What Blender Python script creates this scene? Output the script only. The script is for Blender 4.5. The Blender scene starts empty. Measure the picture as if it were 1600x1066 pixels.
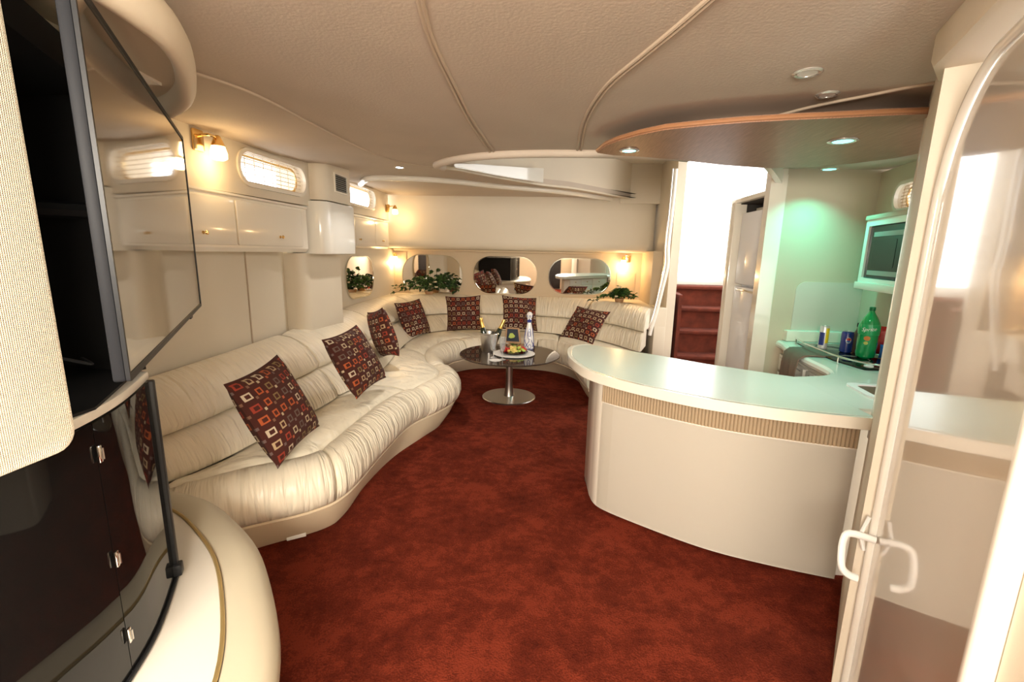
import bpy, bmesh, math, random
from mathutils import Vector, Matrix, Euler
from mathutils.geometry import tessellate_polygon
random.seed(7)
V = Vector
SC = bpy.context.scene
COL = SC.collection
PI = math.pi

# ------------------------------------------------------------------ camera
CAMZ = 1.45
ROT = Matrix(((0.9963751763573201, -0.035807094154637474, 0.07716449926695716),
              (0.08257310705767772, 0.18904079281930938, -0.9784913186334809),
              (0.020449692656873828, 0.9813161726265638, 0.19131225630312224)))
cd = bpy.data.cameras.new('camera'); cam = bpy.data.objects.new('camera', cd); COL.objects.link(cam)
cd.sensor_width = 36; cd.lens = 36*711/1600; cd.clip_start = .02
cam.matrix_world = Matrix.Translation((0, 0, CAMZ)) @ ROT.to_4x4()
SC.camera = cam

# ------------------------------------------------------------------ world, exposure, large lights
w = bpy.data.worlds.new('daylight'); SC.world = w; w.use_nodes = True
w.node_tree.nodes['Background'].inputs[0].default_value = (1.0, .985, .96, 1)
w.node_tree.nodes['Background'].inputs[1].default_value = 2.6
SC.view_settings.view_transform = 'Standard'; SC.view_settings.look = 'None'
SC.view_settings.exposure = 0.85; SC.view_settings.gamma = 1; SC.view_settings.use_curve_mapping = False

def area(name, loc, size, power, color, rot=(0, 0, 0), sy=None, shape='RECTANGLE', spread=PI):
    l = bpy.data.lights.new(name, 'AREA'); l.shape = shape; l.size = size
    if shape == 'RECTANGLE': l.size_y = sy or size
    l.energy = power; l.color = color; l.spread = spread
    o = bpy.data.objects.new(name, l); o.location = loc; o.rotation_euler = rot; COL.objects.link(o); return o
def point(name, loc, power, color, r=.03):
    l = bpy.data.lights.new(name, 'POINT'); l.energy = power; l.color = color; l.shadow_soft_size = r
    o = bpy.data.objects.new(name, l); o.location = loc; COL.objects.link(o); return o
# soft fill lights added behind and above the camera, no fixture modelled
area('rear_fill', (-.15, -1.3, 1.75), 1.3, 105, (1, .91, .78), (math.radians(78), 0, 0), 0.55)
area('overhead_fill', (-.2, -.2, 2.02), 1.0, 3.5, (1, .92, .80))

# ------------------------------------------------------------------ unprojection onto real planes
def ray(px, py): return ROT @ V(((px-800)/711, -(py-533)/711, -1))
def atz(px, py, z):
    r = ray(px, py); return V((0, 0, CAMZ)) + r*((z-CAMZ)/r.z)
def aty(px, py, y):
    r = ray(px, py); return V((0, 0, CAMZ)) + r*(y/r.y)
def atx(px, py, x):
    r = ray(px, py); return V((0, 0, CAMZ)) + r*(x/r.x)

# ------------------------------------------------------------------ materials
def mat(name, color, rough=.5, metal=0, coat=0, bump=None, alpha=None, emit=None, estr=0, spec=.5, trans=0, ior=1.45, vary=None, sheen=0, uvbump=None, coatr=.08):
    m = bpy.data.materials.new(name); m.use_nodes = True
    nt = m.node_tree; b = nt.nodes['Principled BSDF']
    b.inputs['Base Color'].default_value = (*color, 1); b.inputs['Roughness'].default_value = rough
    b.inputs['Metallic'].default_value = metal; b.inputs['Coat Weight'].default_value = coat
    b.inputs['Coat Roughness'].default_value = coatr
    b.inputs['Specular IOR Level'].default_value = spec; b.inputs['IOR'].default_value = ior
    b.inputs['Transmission Weight'].default_value = trans
    b.inputs['Sheen Weight'].default_value = sheen
    if emit: b.inputs['Emission Color'].default_value = (*emit, 1); b.inputs['Emission Strength'].default_value = estr
    N = nt.nodes.new; L = nt.links.new
    if bump or vary or uvbump: tc = N('ShaderNodeTexCoord')
    last = None
    if vary:   # (scale, amount)
        n = N('ShaderNodeTexNoise'); n.inputs['Scale'].default_value = vary[0]; n.inputs['Detail'].default_value = 5
        L(tc.outputs['Object'], n.inputs['Vector'])
        r = N('ShaderNodeMapRange'); r.inputs[1].default_value = .3; r.inputs[2].default_value = .7
        r.inputs[3].default_value = 1-vary[1]; r.inputs[4].default_value = 1+vary[1]
        L(n.outputs[0], r.inputs[0])
        x = N('ShaderNodeMix'); x.data_type = 'RGBA'; x.blend_type = 'MULTIPLY'; x.inputs[0].default_value = 1
        x.inputs[6].default_value = (*color, 1); L(r.outputs[0], x.inputs[7]); L(x.outputs[2], b.inputs['Base Color'])
    if bump:   # (scale, strength, dist)
        n = N('ShaderNodeTexNoise'); n.inputs['Scale'].default_value = bump[0]; n.inputs['Detail'].default_value = 4
        L(tc.outputs['Object'], n.inputs['Vector'])
        bp = N('ShaderNodeBump'); bp.inputs['Strength'].default_value = bump[1]; bp.inputs['Distance'].default_value = bump[2]
        L(n.outputs[0], bp.inputs['Height']); last = bp
    if uvbump:  # (su, sv, strength, dist)
        mp = N('ShaderNodeMapping'); mp.inputs['Scale'].default_value = (uvbump[0], uvbump[1], 1)
        L(tc.outputs['UV'], mp.inputs['Vector'])
        n = N('ShaderNodeTexNoise'); n.inputs['Scale'].default_value = 1; n.inputs['Detail'].default_value = 2; n.inputs['Distortion'].default_value = .6
        L(mp.outputs[0], n.inputs['Vector'])
        bp = N('ShaderNodeBump'); bp.inputs['Strength'].default_value = uvbump[2]; bp.inputs['Distance'].default_value = uvbump[3]
        L(n.outputs[0], bp.inputs['Height'])
        if last: L(last.outputs[0], bp.inputs['Normal'])
        last = bp
    if last: L(last.outputs[0], b.inputs['Normal'])
    return m
M = {}
M['headliner'] = mat('headliner', (.55, .465, .38), .75, bump=(90, .25, .004), vary=(2.5, .05))
M['piping'] = mat('piping', (.50, .40, .30), .6)
M['wall_vinyl'] = mat('wall_vinyl', (.72, .64, .51), .55, bump=(120, .12, .003), vary=(1.5, .03))
M['wall_tan'] = mat('wall_tan', (.62, .49, .33), .6, bump=(150, .1, .003))
M['galley_vinyl'] = mat('galley_vinyl', (.60, .52, .39), .45, bump=(120, .1, .003))
M['gelcoat'] = mat('gelcoat', (.86, .80, .69), .25, coat=.6)
M['gelcoat_white'] = mat('gelcoat_white', (.88, .86, .79), .22, coat=.6)
M['laminate'] = mat('laminate', (.88, .83, .74), .38, coat=.1)
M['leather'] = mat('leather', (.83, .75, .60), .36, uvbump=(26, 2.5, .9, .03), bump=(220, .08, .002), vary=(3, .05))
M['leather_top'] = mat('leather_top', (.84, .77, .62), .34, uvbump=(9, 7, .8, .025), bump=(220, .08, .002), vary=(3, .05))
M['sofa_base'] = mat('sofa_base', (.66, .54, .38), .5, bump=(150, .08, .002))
M['worktop'] = mat('worktop', (.64, .68, .60), .27, coat=.25, coatr=.15)
M['mirror'] = mat('mirror', (.86, .84, .80), .015, metal=1)
M['mirror_edge'] = mat('mirror_edge', (.75, .72, .62), .1, metal=1)
M['chrome'] = mat('chrome', (.82, .80, .76), .12, metal=1)
M['steel'] = mat('steel', (.62, .59, .55), .28, metal=1)
M['brass'] = mat('brass', (.80, .56, .25), .2, metal=1)
M['gold_trim'] = mat('gold_trim', (.52, .38, .16), .35, metal=.6)
M['black_plastic'] = mat('black_plastic', (.015, .016, .018), .4, spec=.25)
M['tv_side'] = mat('tv_side', (.012, .013, .016), .5, spec=.12)
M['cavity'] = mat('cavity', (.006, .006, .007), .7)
M['tv_glass'] = mat('tv_glass', (.37, .34, .30), .05, metal=1)
M['smoked_glass'] = mat('smoked_glass', (.008, .008, .008), .03, spec=.35, ior=1.4)
M['speaker_cloth'] = None
M['leaf_gloss'] = mat('leaf_gloss', (.70, .64, .56), .12, coat=1, coatr=.035, spec=.6)
M['leaf_gloss'].node_tree.nodes['Principled BSDF'].inputs['Coat IOR'].default_value = 1.75
M['white_gloss'] = mat('white_gloss', (.86, .82, .74), .2, coat=.6)
M['white_plastic'] = mat('white_plastic', (.86, .85, .82), .3)
M['fridge'] = mat('fridge', (.90, .91, .96), .3, coat=.3, bump=(200, .1, .001))
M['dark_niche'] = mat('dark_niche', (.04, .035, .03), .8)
M['carpet_step'] = mat('carpet_step', (.125, .024, .011), .97, bump=(200, .6, .006), vary=(9, .3))
M['frost_glass'] = mat('frost_glass', (1, .85, .6), .4, emit=(1, .74, .40), estr=4)
M['window_glass'] = mat('window_glass', (1, 1, 1), .02, trans=1, ior=1.02)
M['blind'] = mat('blind', (.62, .50, .36), .5)
M['brown_blind'] = mat('brown_blind', (.50, .34, .20), .6)
M['cyan_led'] = mat('cyan_led', (.6, 1, 1), .3, emit=(.16, .95, .88), estr=1.6)
M['white_led'] = mat('white_led', (1, 1, 1), .3, emit=(.75, .95, 1), estr=14)
M['led_bezel'] = mat('led_bezel', (.7, .66, .6), .25, metal=.7)
M['smoked_table'] = mat('smoked_table', (.05, .036, .028), .04, spec=.4, ior=1.45)
M['table_edge'] = mat('table_edge', (.03, .035, .03), .08, coat=1)
M['clear_glass'] = mat('clear_glass', (.92, .94, .95), .04, trans=.82, ior=1.45, coat=.5)
M['gold_foil'] = mat('gold_foil', (.75, .50, .14), .3, metal=1)
M['bottle_dark'] = mat('bottle_dark', (.01, .02, .01), .08, coat=1)
M['ceramic'] = mat('ceramic', (.85, .84, .84), .15, coat=.6)
M['cobalt'] = mat('cobalt', (.03, .05, .26), .2, coat=.6)
M['paper_white'] = mat('paper_white', (.85, .83, .79), .6)
M['leaf_green'] = mat('leaf_green', (.06, .13, .025), .45, vary=(20, .4))
M['leaf_dark'] = mat('leaf_dark', (.02, .05, .015), .5)
M['petal'] = mat('petal', (.85, .72, .5), .6)
M['strawberry'] = mat('strawberry', (.55, .02, .015), .3, coat=.4)
M['melon'] = mat('melon', (.50, .62, .12), .35, coat=.3)
M['pineapple'] = mat('pineapple', (.80, .62, .18), .4, coat=.2)
M['towel'] = mat('towel', (.20, .14, .105), .95, bump=(400, .8, .004))
M['green_pet'] = mat('green_pet', (.0, .33, .09), .06, coat=1, spec=.6)
M['green_cap'] = mat('green_cap', (.0, .16, .05), .35)
M['can_blue'] = mat('can_blue', (.01, .03, .20), .25, coat=.5)
M['can_white'] = mat('can_white', (.70, .70, .68), .25, metal=.3)
M['can_yellow'] = mat('can_yellow', (.85, .70, .02), .3)
M['red_foil'] = mat('red_foil', (.55, .015, .015), .25, coat=.5)
M['blue_foil'] = mat('blue_foil', (.02, .12, .42), .3, coat=.4)
M['wicker_wood'] = mat('wicker_wood', (.45, .26, .13), .5)
M['brown_contents'] = mat('brown_contents', (.14, .07, .04), .5)
M['black_glass'] = mat('black_glass', (.006, .006, .007), .08, spec=.3)
M['grey_trim'] = mat('grey_trim', (.30, .30, .27), .35)
M['dark_fabric'] = mat('dark_fabric', (.03, .03, .035), .9)
M['picture'] = mat('picture', (.02, .03, .05), .3)

def speaker_cloth():
    m = mat('speaker_cloth', (.80, .74, .61), .85); nt = m.node_tree; N = nt.nodes.new; L = nt.links.new
    b = nt.nodes['Principled BSDF']; tc = N('ShaderNodeTexCoord')
    hs = []
    for ax, s in (('Y', 420), ('Z', 420)):
        wv = N('ShaderNodeTexWave'); wv.bands_direction = ax; wv.inputs['Scale'].default_value = s/4; L(tc.outputs['Object'], wv.inputs['Vector']); hs.append(wv)
    mu = N('ShaderNodeMath'); mu.operation = 'MULTIPLY'; L(hs[0].outputs['Fac'], mu.inputs[0]); L(hs[1].outputs['Fac'], mu.inputs[1])
    bp = N('ShaderNodeBump'); bp.inputs['Strength'].default_value = .6; bp.inputs['Distance'].default_value = .003
    L(mu.outputs[0], bp.inputs['Height']); L(bp.outputs[0], b.inputs['Normal']); return m
M['speaker_cloth'] = speaker_cloth()

def carpet():
    m = mat('carpet', (.27, .05, .022), .97, spec=.05); nt = m.node_tree; N = nt.nodes.new; L = nt.links.new
    b = nt.nodes['Principled BSDF']; tc = N('ShaderNodeTexCoord')
    n1 = N('ShaderNodeTexNoise'); n1.inputs['Scale'].default_value = 6; n1.inputs['Detail'].default_value = 6; n1.inputs['Roughness'].default_value = .62
    n2 = N('ShaderNodeTexNoise'); n2.inputs['Scale'].default_value = 170; n2.inputs['Detail'].default_value = 3
    n3 = N('ShaderNodeTexNoise'); n3.inputs['Scale'].default_value = 22; n3.inputs['Detail'].default_value = 5
    for n in (n1, n2, n3): L(tc.outputs['Object'], n.inputs['Vector'])
    a = N('ShaderNodeMath'); a.operation = 'MULTIPLY_ADD'; L(n2.outputs[0], a.inputs[0]); a.inputs[1].default_value = .62; 
    a2 = N('ShaderNodeMath'); a2.operation = 'MULTIPLY_ADD'; L(n3.outputs[0], a2.inputs[0]); a2.inputs[1].default_value = .45
    L(n1.outputs[0], a2.inputs[2]); L(a2.outputs[0], a.inputs[2])
    cr = N('ShaderNodeValToRGB'); e = cr.color_ramp.elements
    e[0].position = .60; e[0].color = (.060, .0095, .0055, 1); e[1].position = 1.05; e[1].color = (.185, .030, .0145, 1)
    x = cr.color_ramp.elements.new(.90); x.color = (.125, .020, .0100, 1)
    mr = N('ShaderNodeMath'); mr.operation = 'MULTIPLY'; mr.inputs[1].default_value = .87; L(a.outputs[0], mr.inputs[0])
    L(mr.outputs[0], cr.inputs[0]); L(cr.outputs[0], b.inputs['Base Color'])
    bp = N('ShaderNodeBump'); bp.inputs['Strength'].default_value = .8; bp.inputs['Distance'].default_value = .012
    L(a.outputs[0], bp.inputs['Height']); L(bp.outputs[0], b.inputs['Normal']); return m
M['carpet'] = carpet()

def wood():
    m = mat('soffit_wood', (.30, .19, .12), .42, spec=.3); nt = m.node_tree; N = nt.nodes.new; L = nt.links.new
    b = nt.nodes['Principled BSDF']; tc = N('ShaderNodeTexCoord'); mp = N('ShaderNodeMapping'); mp.inputs['Scale'].default_value = (140, 6, 6)
    n = N('ShaderNodeTexNoise'); n.inputs['Scale'].default_value = 1.5; L(tc.outputs['Object'], mp.inputs[0]); L(mp.outputs[0], n.inputs['Vector'])
    cr = N('ShaderNodeValToRGB'); e = cr.color_ramp.elements; e[0].position = .3; e[0].color = (.24, .12, .07, 1); e[1].position = .7; e[1].color = (.38, .20, .12, 1)
    L(n.outputs[0], cr.inputs[0]); L(cr.outputs[0], b.inputs['Base Color']); return m
M['wood'] = wood(); M['wood_edge'] = mat('wood_edge', (.36, .17, .08), .35, coat=.3)

def cushion_mat():
    m = mat('cushion_fabric', (.08, .02, .012), .9, bump=(500, .3, .002)); nt = m.node_tree; N = nt.nodes.new; L = nt.links.new
    b = nt.nodes['Principled BSDF']; tc = N('ShaderNodeTexCoord')
    oi = N('ShaderNodeObjectInfo')
    def math_(op, a, bb=None, c=None):
        x = N('ShaderNodeMath'); x.operation = op
        for i, v in enumerate((a, bb, c)):
            if v is None: continue
            if isinstance(v, (int, float)): x.inputs[i].default_value = v
            else: L(v, x.inputs[i])
        return x.outputs[0]
    sep = N('ShaderNodeSeparateXYZ'); L(tc.outputs['UV'], sep.inputs[0])
    def layer(nn, ox, lo, hi, hasring, seed):
        u = math_('MULTIPLY_ADD', sep.outputs[0], nn, ox); v = math_('MULTIPLY_ADD', sep.outputs[1], nn, ox*.7)
        fu = math_('ABSOLUTE', math_('SUBTRACT', math_('FRACT', u), .5)); fv = math_('ABSOLUTE', math_('SUBTRACT', math_('FRACT', v), .5))
        d = math_('MAXIMUM', fu, fv)
        mask = math_('LESS_THAN', d, hi)
        if hasring: mask = math_('MULTIPLY', mask, math_('GREATER_THAN', d, lo))
        cb = N('ShaderNodeCombineXYZ'); L(math_('FLOOR', u), cb.inputs[0]); L(math_('FLOOR', v), cb.inputs[1])
        L(math_('MULTIPLY_ADD', oi.outputs['Random'], 50, seed), cb.inputs[2])
        wn = N('ShaderNodeTexWhiteNoise'); L(cb.outputs[0], wn.inputs['Vector'])
        return mask, wn.outputs['Value']
    def ramp(val, cols):
        cr = N('ShaderNodeValToRGB'); cr.color_ramp.interpolation = 'CONSTANT'
        e = cr.color_ramp.elements
        while len(e) < len(cols): e.new(.5)
        for i, c in enumerate(cols): e[i].position = i/len(cols); e[i].color = (*c, 1)
        L(val, cr.inputs[0]); return cr.outputs[0]
    ring, rv = layer(7, 0, .155, .27, True, 1)
    dot, dv = layer(7, .5, 0, .11, False, 9)
    inn, iv = layer(7, 0, 0, .09, False, 5)
    c1 = ramp(rv, [(.50, .40, .26), (.42, .09, .025), (.22, .15, .06), (.56, .46, .33), (.30, .04, .02), (.13, .09, .07), (.46, .33, .19)])
    c2 = ramp(dv, [(.20, .10, .06), (.42, .10, .04), (.5, .40, .26), (.15, .10, .09)])
    bg = N('ShaderNodeRGB'); bg.outputs[0].default_value = (.06, .012, .007, 1)
    def mix(f, a, bb):
        x = N('ShaderNodeMix'); x.data_type = 'RGBA'; L(f, x.inputs[0]); L(a, x.inputs[6]); L(bb, x.inputs[7]); return x.outputs[2]
    o = mix(dot, bg.outputs[0], c2); o = mix(ring, o, c1)
    L(o, b.inputs['Base Color']); return m
M['cushion'] = cushion_mat()

# ------------------------------------------------------------------ builders
def wm(o):
    m = Matrix.LocRotScale(o.location, o.rotation_euler, o.scale)
    return (wm(o.parent) @ m) if o.parent else m
def thing(name, label, cat, loc=(0, 0, 0), group=None, rot=(0, 0, 0)):
    o = bpy.data.objects.new(name, None); COL.objects.link(o); o.location = loc; o.rotation_euler = rot; o.empty_display_size = .1
    o['label'] = label; o['category'] = cat
    if group: o['group'] = group
    return o
def tag(o, label=None, cat=None, group=None, kind=None):
    if label: o['label'] = label
    if cat: o['category'] = cat
    if group: o['group'] = group
    if kind: o['kind'] = kind
    return o
def O(name, bm, m, parent=None, smooth=True, local=False, angle=35, uv=None):
    if not local and parent is not None: bm.transform(wm(parent).inverted())
    if parent is None and not local and bm.verts:      # origin at the footprint of the thing
        xs = [v.co.x for v in bm.verts]; ys = [v.co.y for v in bm.verts]; zs = [v.co.z for v in bm.verts]
        c = V(((min(xs)+max(xs))/2, (min(ys)+max(ys))/2, min(zs))); bm.transform(Matrix.Translation(-c))
    else: c = None
    me = bpy.data.meshes.new(name); bm.to_mesh(me); bm.free()
    ms = m if isinstance(m, (list, tuple)) else [m]
    for x in ms: me.materials.append(M[x] if isinstance(x, str) else x)
    if smooth:
        for p in me.polygons: p.use_smooth = True
        me.set_sharp_from_angle(angle=math.radians(angle))
    o = bpy.data.objects.new(name, me); COL.objects.link(o)
    if parent: o.parent = parent
    if c: o.location = c
    return o
def S(name, bm, m, **k):
    o = O(name, bm, m, **k); o['kind'] = 'structure'; return o
def B(): return bmesh.new()
def recalc(bm): bmesh.ops.recalc_face_normals(bm, faces=bm.faces); return bm
def box(c, s, rz=0, bev=0, bm=None, seg=2):
    bm = bm or B(); r = bmesh.ops.create_cube(bm, size=1)
    bmesh.ops.transform(bm, matrix=Matrix.Translation(c) @ Matrix.Rotation(rz, 4, 'Z') @ Matrix.Diagonal((*s, 1)), verts=r['verts'])
    if bev:
        es = list({e for v in r['verts'] for e in v.link_edges}); bmesh.ops.bevel(bm, geom=es, offset=bev, segments=seg, affect='EDGES', profile=.5)
    return bm
def bx(x0, x1, y0, y1, z0, z1, bev=0, bm=None): return box(((x0+x1)/2, (y0+y1)/2, (z0+z1)/2), (x1-x0, y1-y0, z1-z0), 0, bev, bm)
def loft(rings, closed=True, caps=True, bm=None, uv=False, wrap=False):
    """rings: list of equally long point lists; closed: each ring is a loop; wrap: last ring joins first"""
    bm = bm or B(); n = len(rings[0]); vs = [[bm.verts.new(p) for p in r] for r in rings]
    lay = bm.loops.layers.uv.verify() if uv else None
    cnt = len(rings)
    if uv:
        us = [0]
        for i in range(1, cnt): us.append(us[-1]+max((V(rings[i][j])-V(rings[i-1][j])).length for j in range(n)))
        mid = rings[cnt//2]; vv = [0]
        for j in range(1, n+1): vv.append(vv[-1]+(V(mid[j % n])-V(mid[j-1])).length)
    for i in range(cnt if wrap else cnt-1):
        a = vs[i]; b = vs[(i+1) % cnt]
        for j in range(n if closed else n-1):
            k = (j+1) % n
            try: f = bm.faces.new((a[j], a[k], b[k], b[j]))
            except ValueError: continue
            if uv:
                for l, q in zip(f.loops, ((i, j), (i, j+1), (i+1, j+1), (i+1, j))): l[lay].uv = (us[q[0]], vv[q[1]])
    if caps and closed and not wrap:
        bm.faces.new(vs[0]); bm.faces.new(vs[-1][::-1])
    recalc(bm); return bm
def circle(r, n=24, z=0, c=(0, 0)): return [V((c[0]+r*math.cos(2*PI*i/n), c[1]+r*math.sin(2*PI*i/n), z)) for i in range(n)]
def lathe(prof, n=28, c=(0, 0, 0), bm=None):
    bm = bm or B(); rings = [[V((c[0]+r*math.cos(2*PI*i/n), c[1]+r*math.sin(2*PI*i/n), c[2]+z)) for i in range(n)] for r, z in prof]
    vs = []
    for (r, z), ring in zip(prof, rings):
        vs.append([bm.verts.new((c[0], c[1], c[2]+z))] if r < 1e-6 else [bm.verts.new(p) for p in ring])
    for a, b in zip(vs, vs[1:]):
        for i in range(n):
            j = (i+1) % n
            if len(a) == 1 and len(b) == 1: continue
            if len(a) == 1: bm.faces.new((a[0], b[j], b[i]))
            elif len(b) == 1: bm.faces.new((a[i], a[j], b[0]))
            else: bm.faces.new((a[i], a[j], b[j], b[i]))
    if len(vs[0]) > 1: bm.faces.new(vs[0][::-1])
    if len(vs[-1]) > 1: bm.faces.new(vs[-1])
    recalc(bm); return bm
def cr(pts, sub=6, closed=False):
    P = [V(p) for p in pts]; n = len(P); out = []
    for i in range(n if closed else n-1):
        if closed: p0, p1, p2, p3 = P[(i-1) % n], P[i], P[(i+1) % n], P[(i+2) % n]
        else: p0, p1, p2, p3 = P[max(i-1, 0)], P[i], P[i+1], P[min(i+2, n-1)]
        for k in range(sub):
            t = k/sub
            out.append(.5*((2*p1)+(p2-p0)*t+(2*p0-5*p1+4*p2-p3)*t*t+(3*p1-p0-3*p2+p3)*t**3))
    if not closed: out.append(P[-1].copy())
    return out
def tube(pts, r, seg=10, closed=False, bm=None, sy=1.0, up=None):
    P = [V(p) for p in pts]; n = len(P); rings = []
    prev = None
    for i in range(n):
        a = P[(i-1) % n] if closed or i else P[0]; b = P[(i+1) % n] if closed or i < n-1 else P[-1]
        t = (b-a).normalized()
        u = up if up is not None else V((0, 0, 1))
        if prev is not None and up is None: s = t.cross(prev).normalized() if t.cross(prev).length > 1e-4 else t.cross(V((1, 0, 0))).normalized()
        else:
            if abs(t.dot(V(u))) > .95: u = V((1, 0, 0))
            s = t.cross(V(u)).normalized()
        q = s.cross(t).normalized(); prev = q
        rr = r[i] if isinstance(r, (list, tuple)) else r
        rings.append([P[i]+s*(rr*math.cos(2*PI*k/seg))+q*(rr*sy*math.sin(2*PI*k/seg)) for k in range(seg)])
    return loft(rings, True, True, bm, wrap=closed)
def prism(poly, z0, z1, bev=0, bm=None, seg=2, zf=None):
    """vertical extrusion of a plan polygon (list of (x,y)); triangulated caps"""
    new = B(); n = len(poly)
    lo = [new.verts.new((p[0], p[1], z0)) for p in poly]; hi = [new.verts.new((p[0], p[1], z1)) for p in poly]
    for i in range(n):
        j = (i+1) % n; new.faces.new((lo[i], lo[j], hi[j], hi[i]))
    new.faces.new(lo[::-1]); new.faces.new(hi)
    recalc(new)
    if bev:
        es = [e for e in new.edges if abs(e.verts[0].co.z-e.verts[1].co.z) < 1e-6]
        bmesh.ops.bevel(new, geom=es, offset=bev, segments=seg, affect='EDGES', profile=.5)
    bmesh.ops.triangulate(new, faces=[f for f in new.faces if len(f.verts) > 4])
    if bm is None: return new
    me = bpy.data.meshes.new('t'); new.to_mesh(me); new.free(); bm.from_mesh(me); bpy.data.meshes.remove(me); return bm
def join(bm, other):
    me = bpy.data.meshes.new('t'); other.to_mesh(me); other.free(); bm.from_mesh(me); bpy.data.meshes.remove(me); return bm
def rrect(w, h, r, n=6, c=(0, 0), corners=(1, 1, 1, 1)):
    pts = []
    for k, (sx, sy) in enumerate(((1, 1), (-1, 1), (-1, -1), (1, -1))):
        rr = r*corners[k]
        if rr <= 0: pts.append((c[0]+sx*w/2, c[1]+sy*h/2)); continue
        for i in range(n+1):
            a = PI/2*k+PI/2*i/n; pts.append((c[0]+sx*(w/2-rr)+rr*math.cos(a), c[1]+sy*(h/2-rr)+rr*math.sin(a)))
    return pts
class Fr:
    """a local frame: origin o, u and v in the plane, n its normal"""
    def __init__(s, o, u, v): s.o = V(o); s.u = V(u).normalized(); s.v = V(v).normalized(); s.n = s.u.cross(s.v).normalized()
    def p(s, a, b, c=0): return s.o+s.u*a+s.v*b+s.n*c
def plate(fr, pts, d0, d1, bev=0, bm=None):
    """flat shape pts (a,b) in frame, from depth d0 to d1 along the normal"""
    new = prism(pts, d0, d1, bev)
    mt = Matrix((( *fr.u, 0), (*fr.v, 0), (*fr.n, 0), (0, 0, 0, 1))).transposed(); mt = Matrix.Translation(fr.o) @ mt
    new.transform(mt); recalc(new)
    return new if bm is None else join(bm, new)
def holed(fr, rect, hole, d0, d1):
    """rectangular panel (a0,a1,b0,b1) with a closed hole"""
    a0, a1, b0, b1 = rect; bm = B(); hc = V((sum(h[0] for h in hole)/len(hole), sum(h[1] for h in hole)/len(hole)))
    out = []
    for h in hole:
        d = V(h)-hc; ts = []
        if d.x > 1e-9: ts.append((a1-hc.x)/d.x)
        if d.x < -1e-9: ts.append((a0-hc.x)/d.x)
        if d.y > 1e-9: ts.append((b1-hc.y)/d.y)
        if d.y < -1e-9: ts.append((b0-hc.y)/d.y)
        out.append(hc+d*min(ts))
    for cx_, cy_ in ((a0, b0), (a0, b1), (a1, b0), (a1, b1)):
        k = min(range(len(out)), key=lambda i: (out[i]-V((cx_, cy_))).length); out[k] = V((cx_, cy_))
    n = len(hole); ring = lambda P, d: [bm.verts.new(fr.p(q[0], q[1], d)) for q in P]
    of, hf, ob, hb = ring(out, d1), ring(hole, d1), ring(out, d0), ring(hole, d0)
    for i in range(n):
        j = (i+1) % n
        bm.faces.new((of[i], of[j], hf[j], hf[i])); bm.faces.new((ob[j], ob[i], hb[i], hb[j]))
        bm.faces.new((hf[i], hf[j], hb[j], hb[i])); bm.faces.new((of[j], of[i], ob[i], ob[j]))
    recalc(bm); return bm
def stadium(w, h, n=10, c=(0, 0), k=.5):
    return rrect(w, h, h*k, n, c)
def ringplate(fr, outer, inner, d0, d1):
    bm = B(); n = len(outer); rg = lambda P, d: [bm.verts.new(fr.p(q[0], q[1], d)) for q in P]
    a, b, c, d = rg(outer, d1), rg(inner, d1), rg(outer, d0), rg(inner, d0)
    for i in range(n):
        j = (i+1) % n
        for q in ((a[i], a[j], b[j], b[i]), (c[j], c[i], d[i], d[j]), (b[i], b[j], d[j], d[i]), (a[j], a[i], c[i], c[j])): bm.faces.new(q)
    recalc(bm); return bm
def text_bm(txt, size, depth, mt, align='CENTER', shear=0):
    c = bpy.data.curves.new('t', 'FONT'); c.body = txt; c.size = size; c.extrude = depth; c.align_x = align; c.align_y = 'CENTER'; c.shear = shear; c.resolution_u = 3
    o = bpy.data.objects.new('t', c); COL.objects.link(o)
    dg = bpy.context.evaluated_depsgraph_get(); me = bpy.data.meshes.new_from_object(o.evaluated_get(dg))
    bm = B(); bm.from_mesh(me); bm.transform(mt); bpy.data.objects.remove(o); bpy.data.curves.remove(c); bpy.data.meshes.remove(me); return bm
def copy_tree(o, parent=None):
    kids = [c for c in COL.objects if c.parent == o]
    c = o.copy(); COL.objects.link(c)
    if parent: c.parent = parent
    for k in kids: copy_tree(k, c)
    return c

# =================================================================== STRUCTURE
# floor
bm = B(); bmesh.ops.create_grid(bm, x_segments=40, y_segments=60, size=.5)
bm.transform(Matrix.Translation((.35, 2.75, 0)) @ Matrix.Diagonal((5.7, 9.1, 1, 1)))
join(bm, bx(-2.5, 3.2, -1.8, 7.3, -.08, -.001))
S('floor', bm, 'carpet')

def zc(y): return 2.05+.06*min(max(y-3.0, 0), 2.4)
def at_ceil(px, py, off=0):
    z = 2.05
    for _ in range(12): p = atz(px, py, z); z = zc(p.y)-off
    return atz(px, py, z)
near_rim = [at_ceil(*q) for q in ((1040, 240), (960, 237), (900, 236), (840, 236), (780, 238), (735, 242), (705, 247), (688, 252))]
tip = [at_ceil(683, 256)]
far_rim = [at_ceil(*q) for q in ((692, 259), (716, 262), (745, 268), (780, 275), (820, 282), (849, 287), (900, 293), (950, 302), (1000, 312))]
right_edge = [V((2.7, 3.66, 0)), V((1.66, 3.66, 0)), V((1.2, 3.02, 0))]
outer = [V((-2.5, -1.7, 0)), V((2.7, -1.7, 0))] + right_edge + near_rim + tip + far_rim + [V((1.13, 6.42, 0)), V((1.13, 6.75, 0)), V((-2.5, 6.75, 0))]
outer = [V((p.x, p.y, 0)) for p in outer]
bm = B(); vs = [bm.verts.new(p) for p in outer]
for t in tessellate_polygon([outer]): bm.faces.new([vs[i] for i in t])
bmesh.ops.triangulate(bm, faces=bm.faces)
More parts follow.
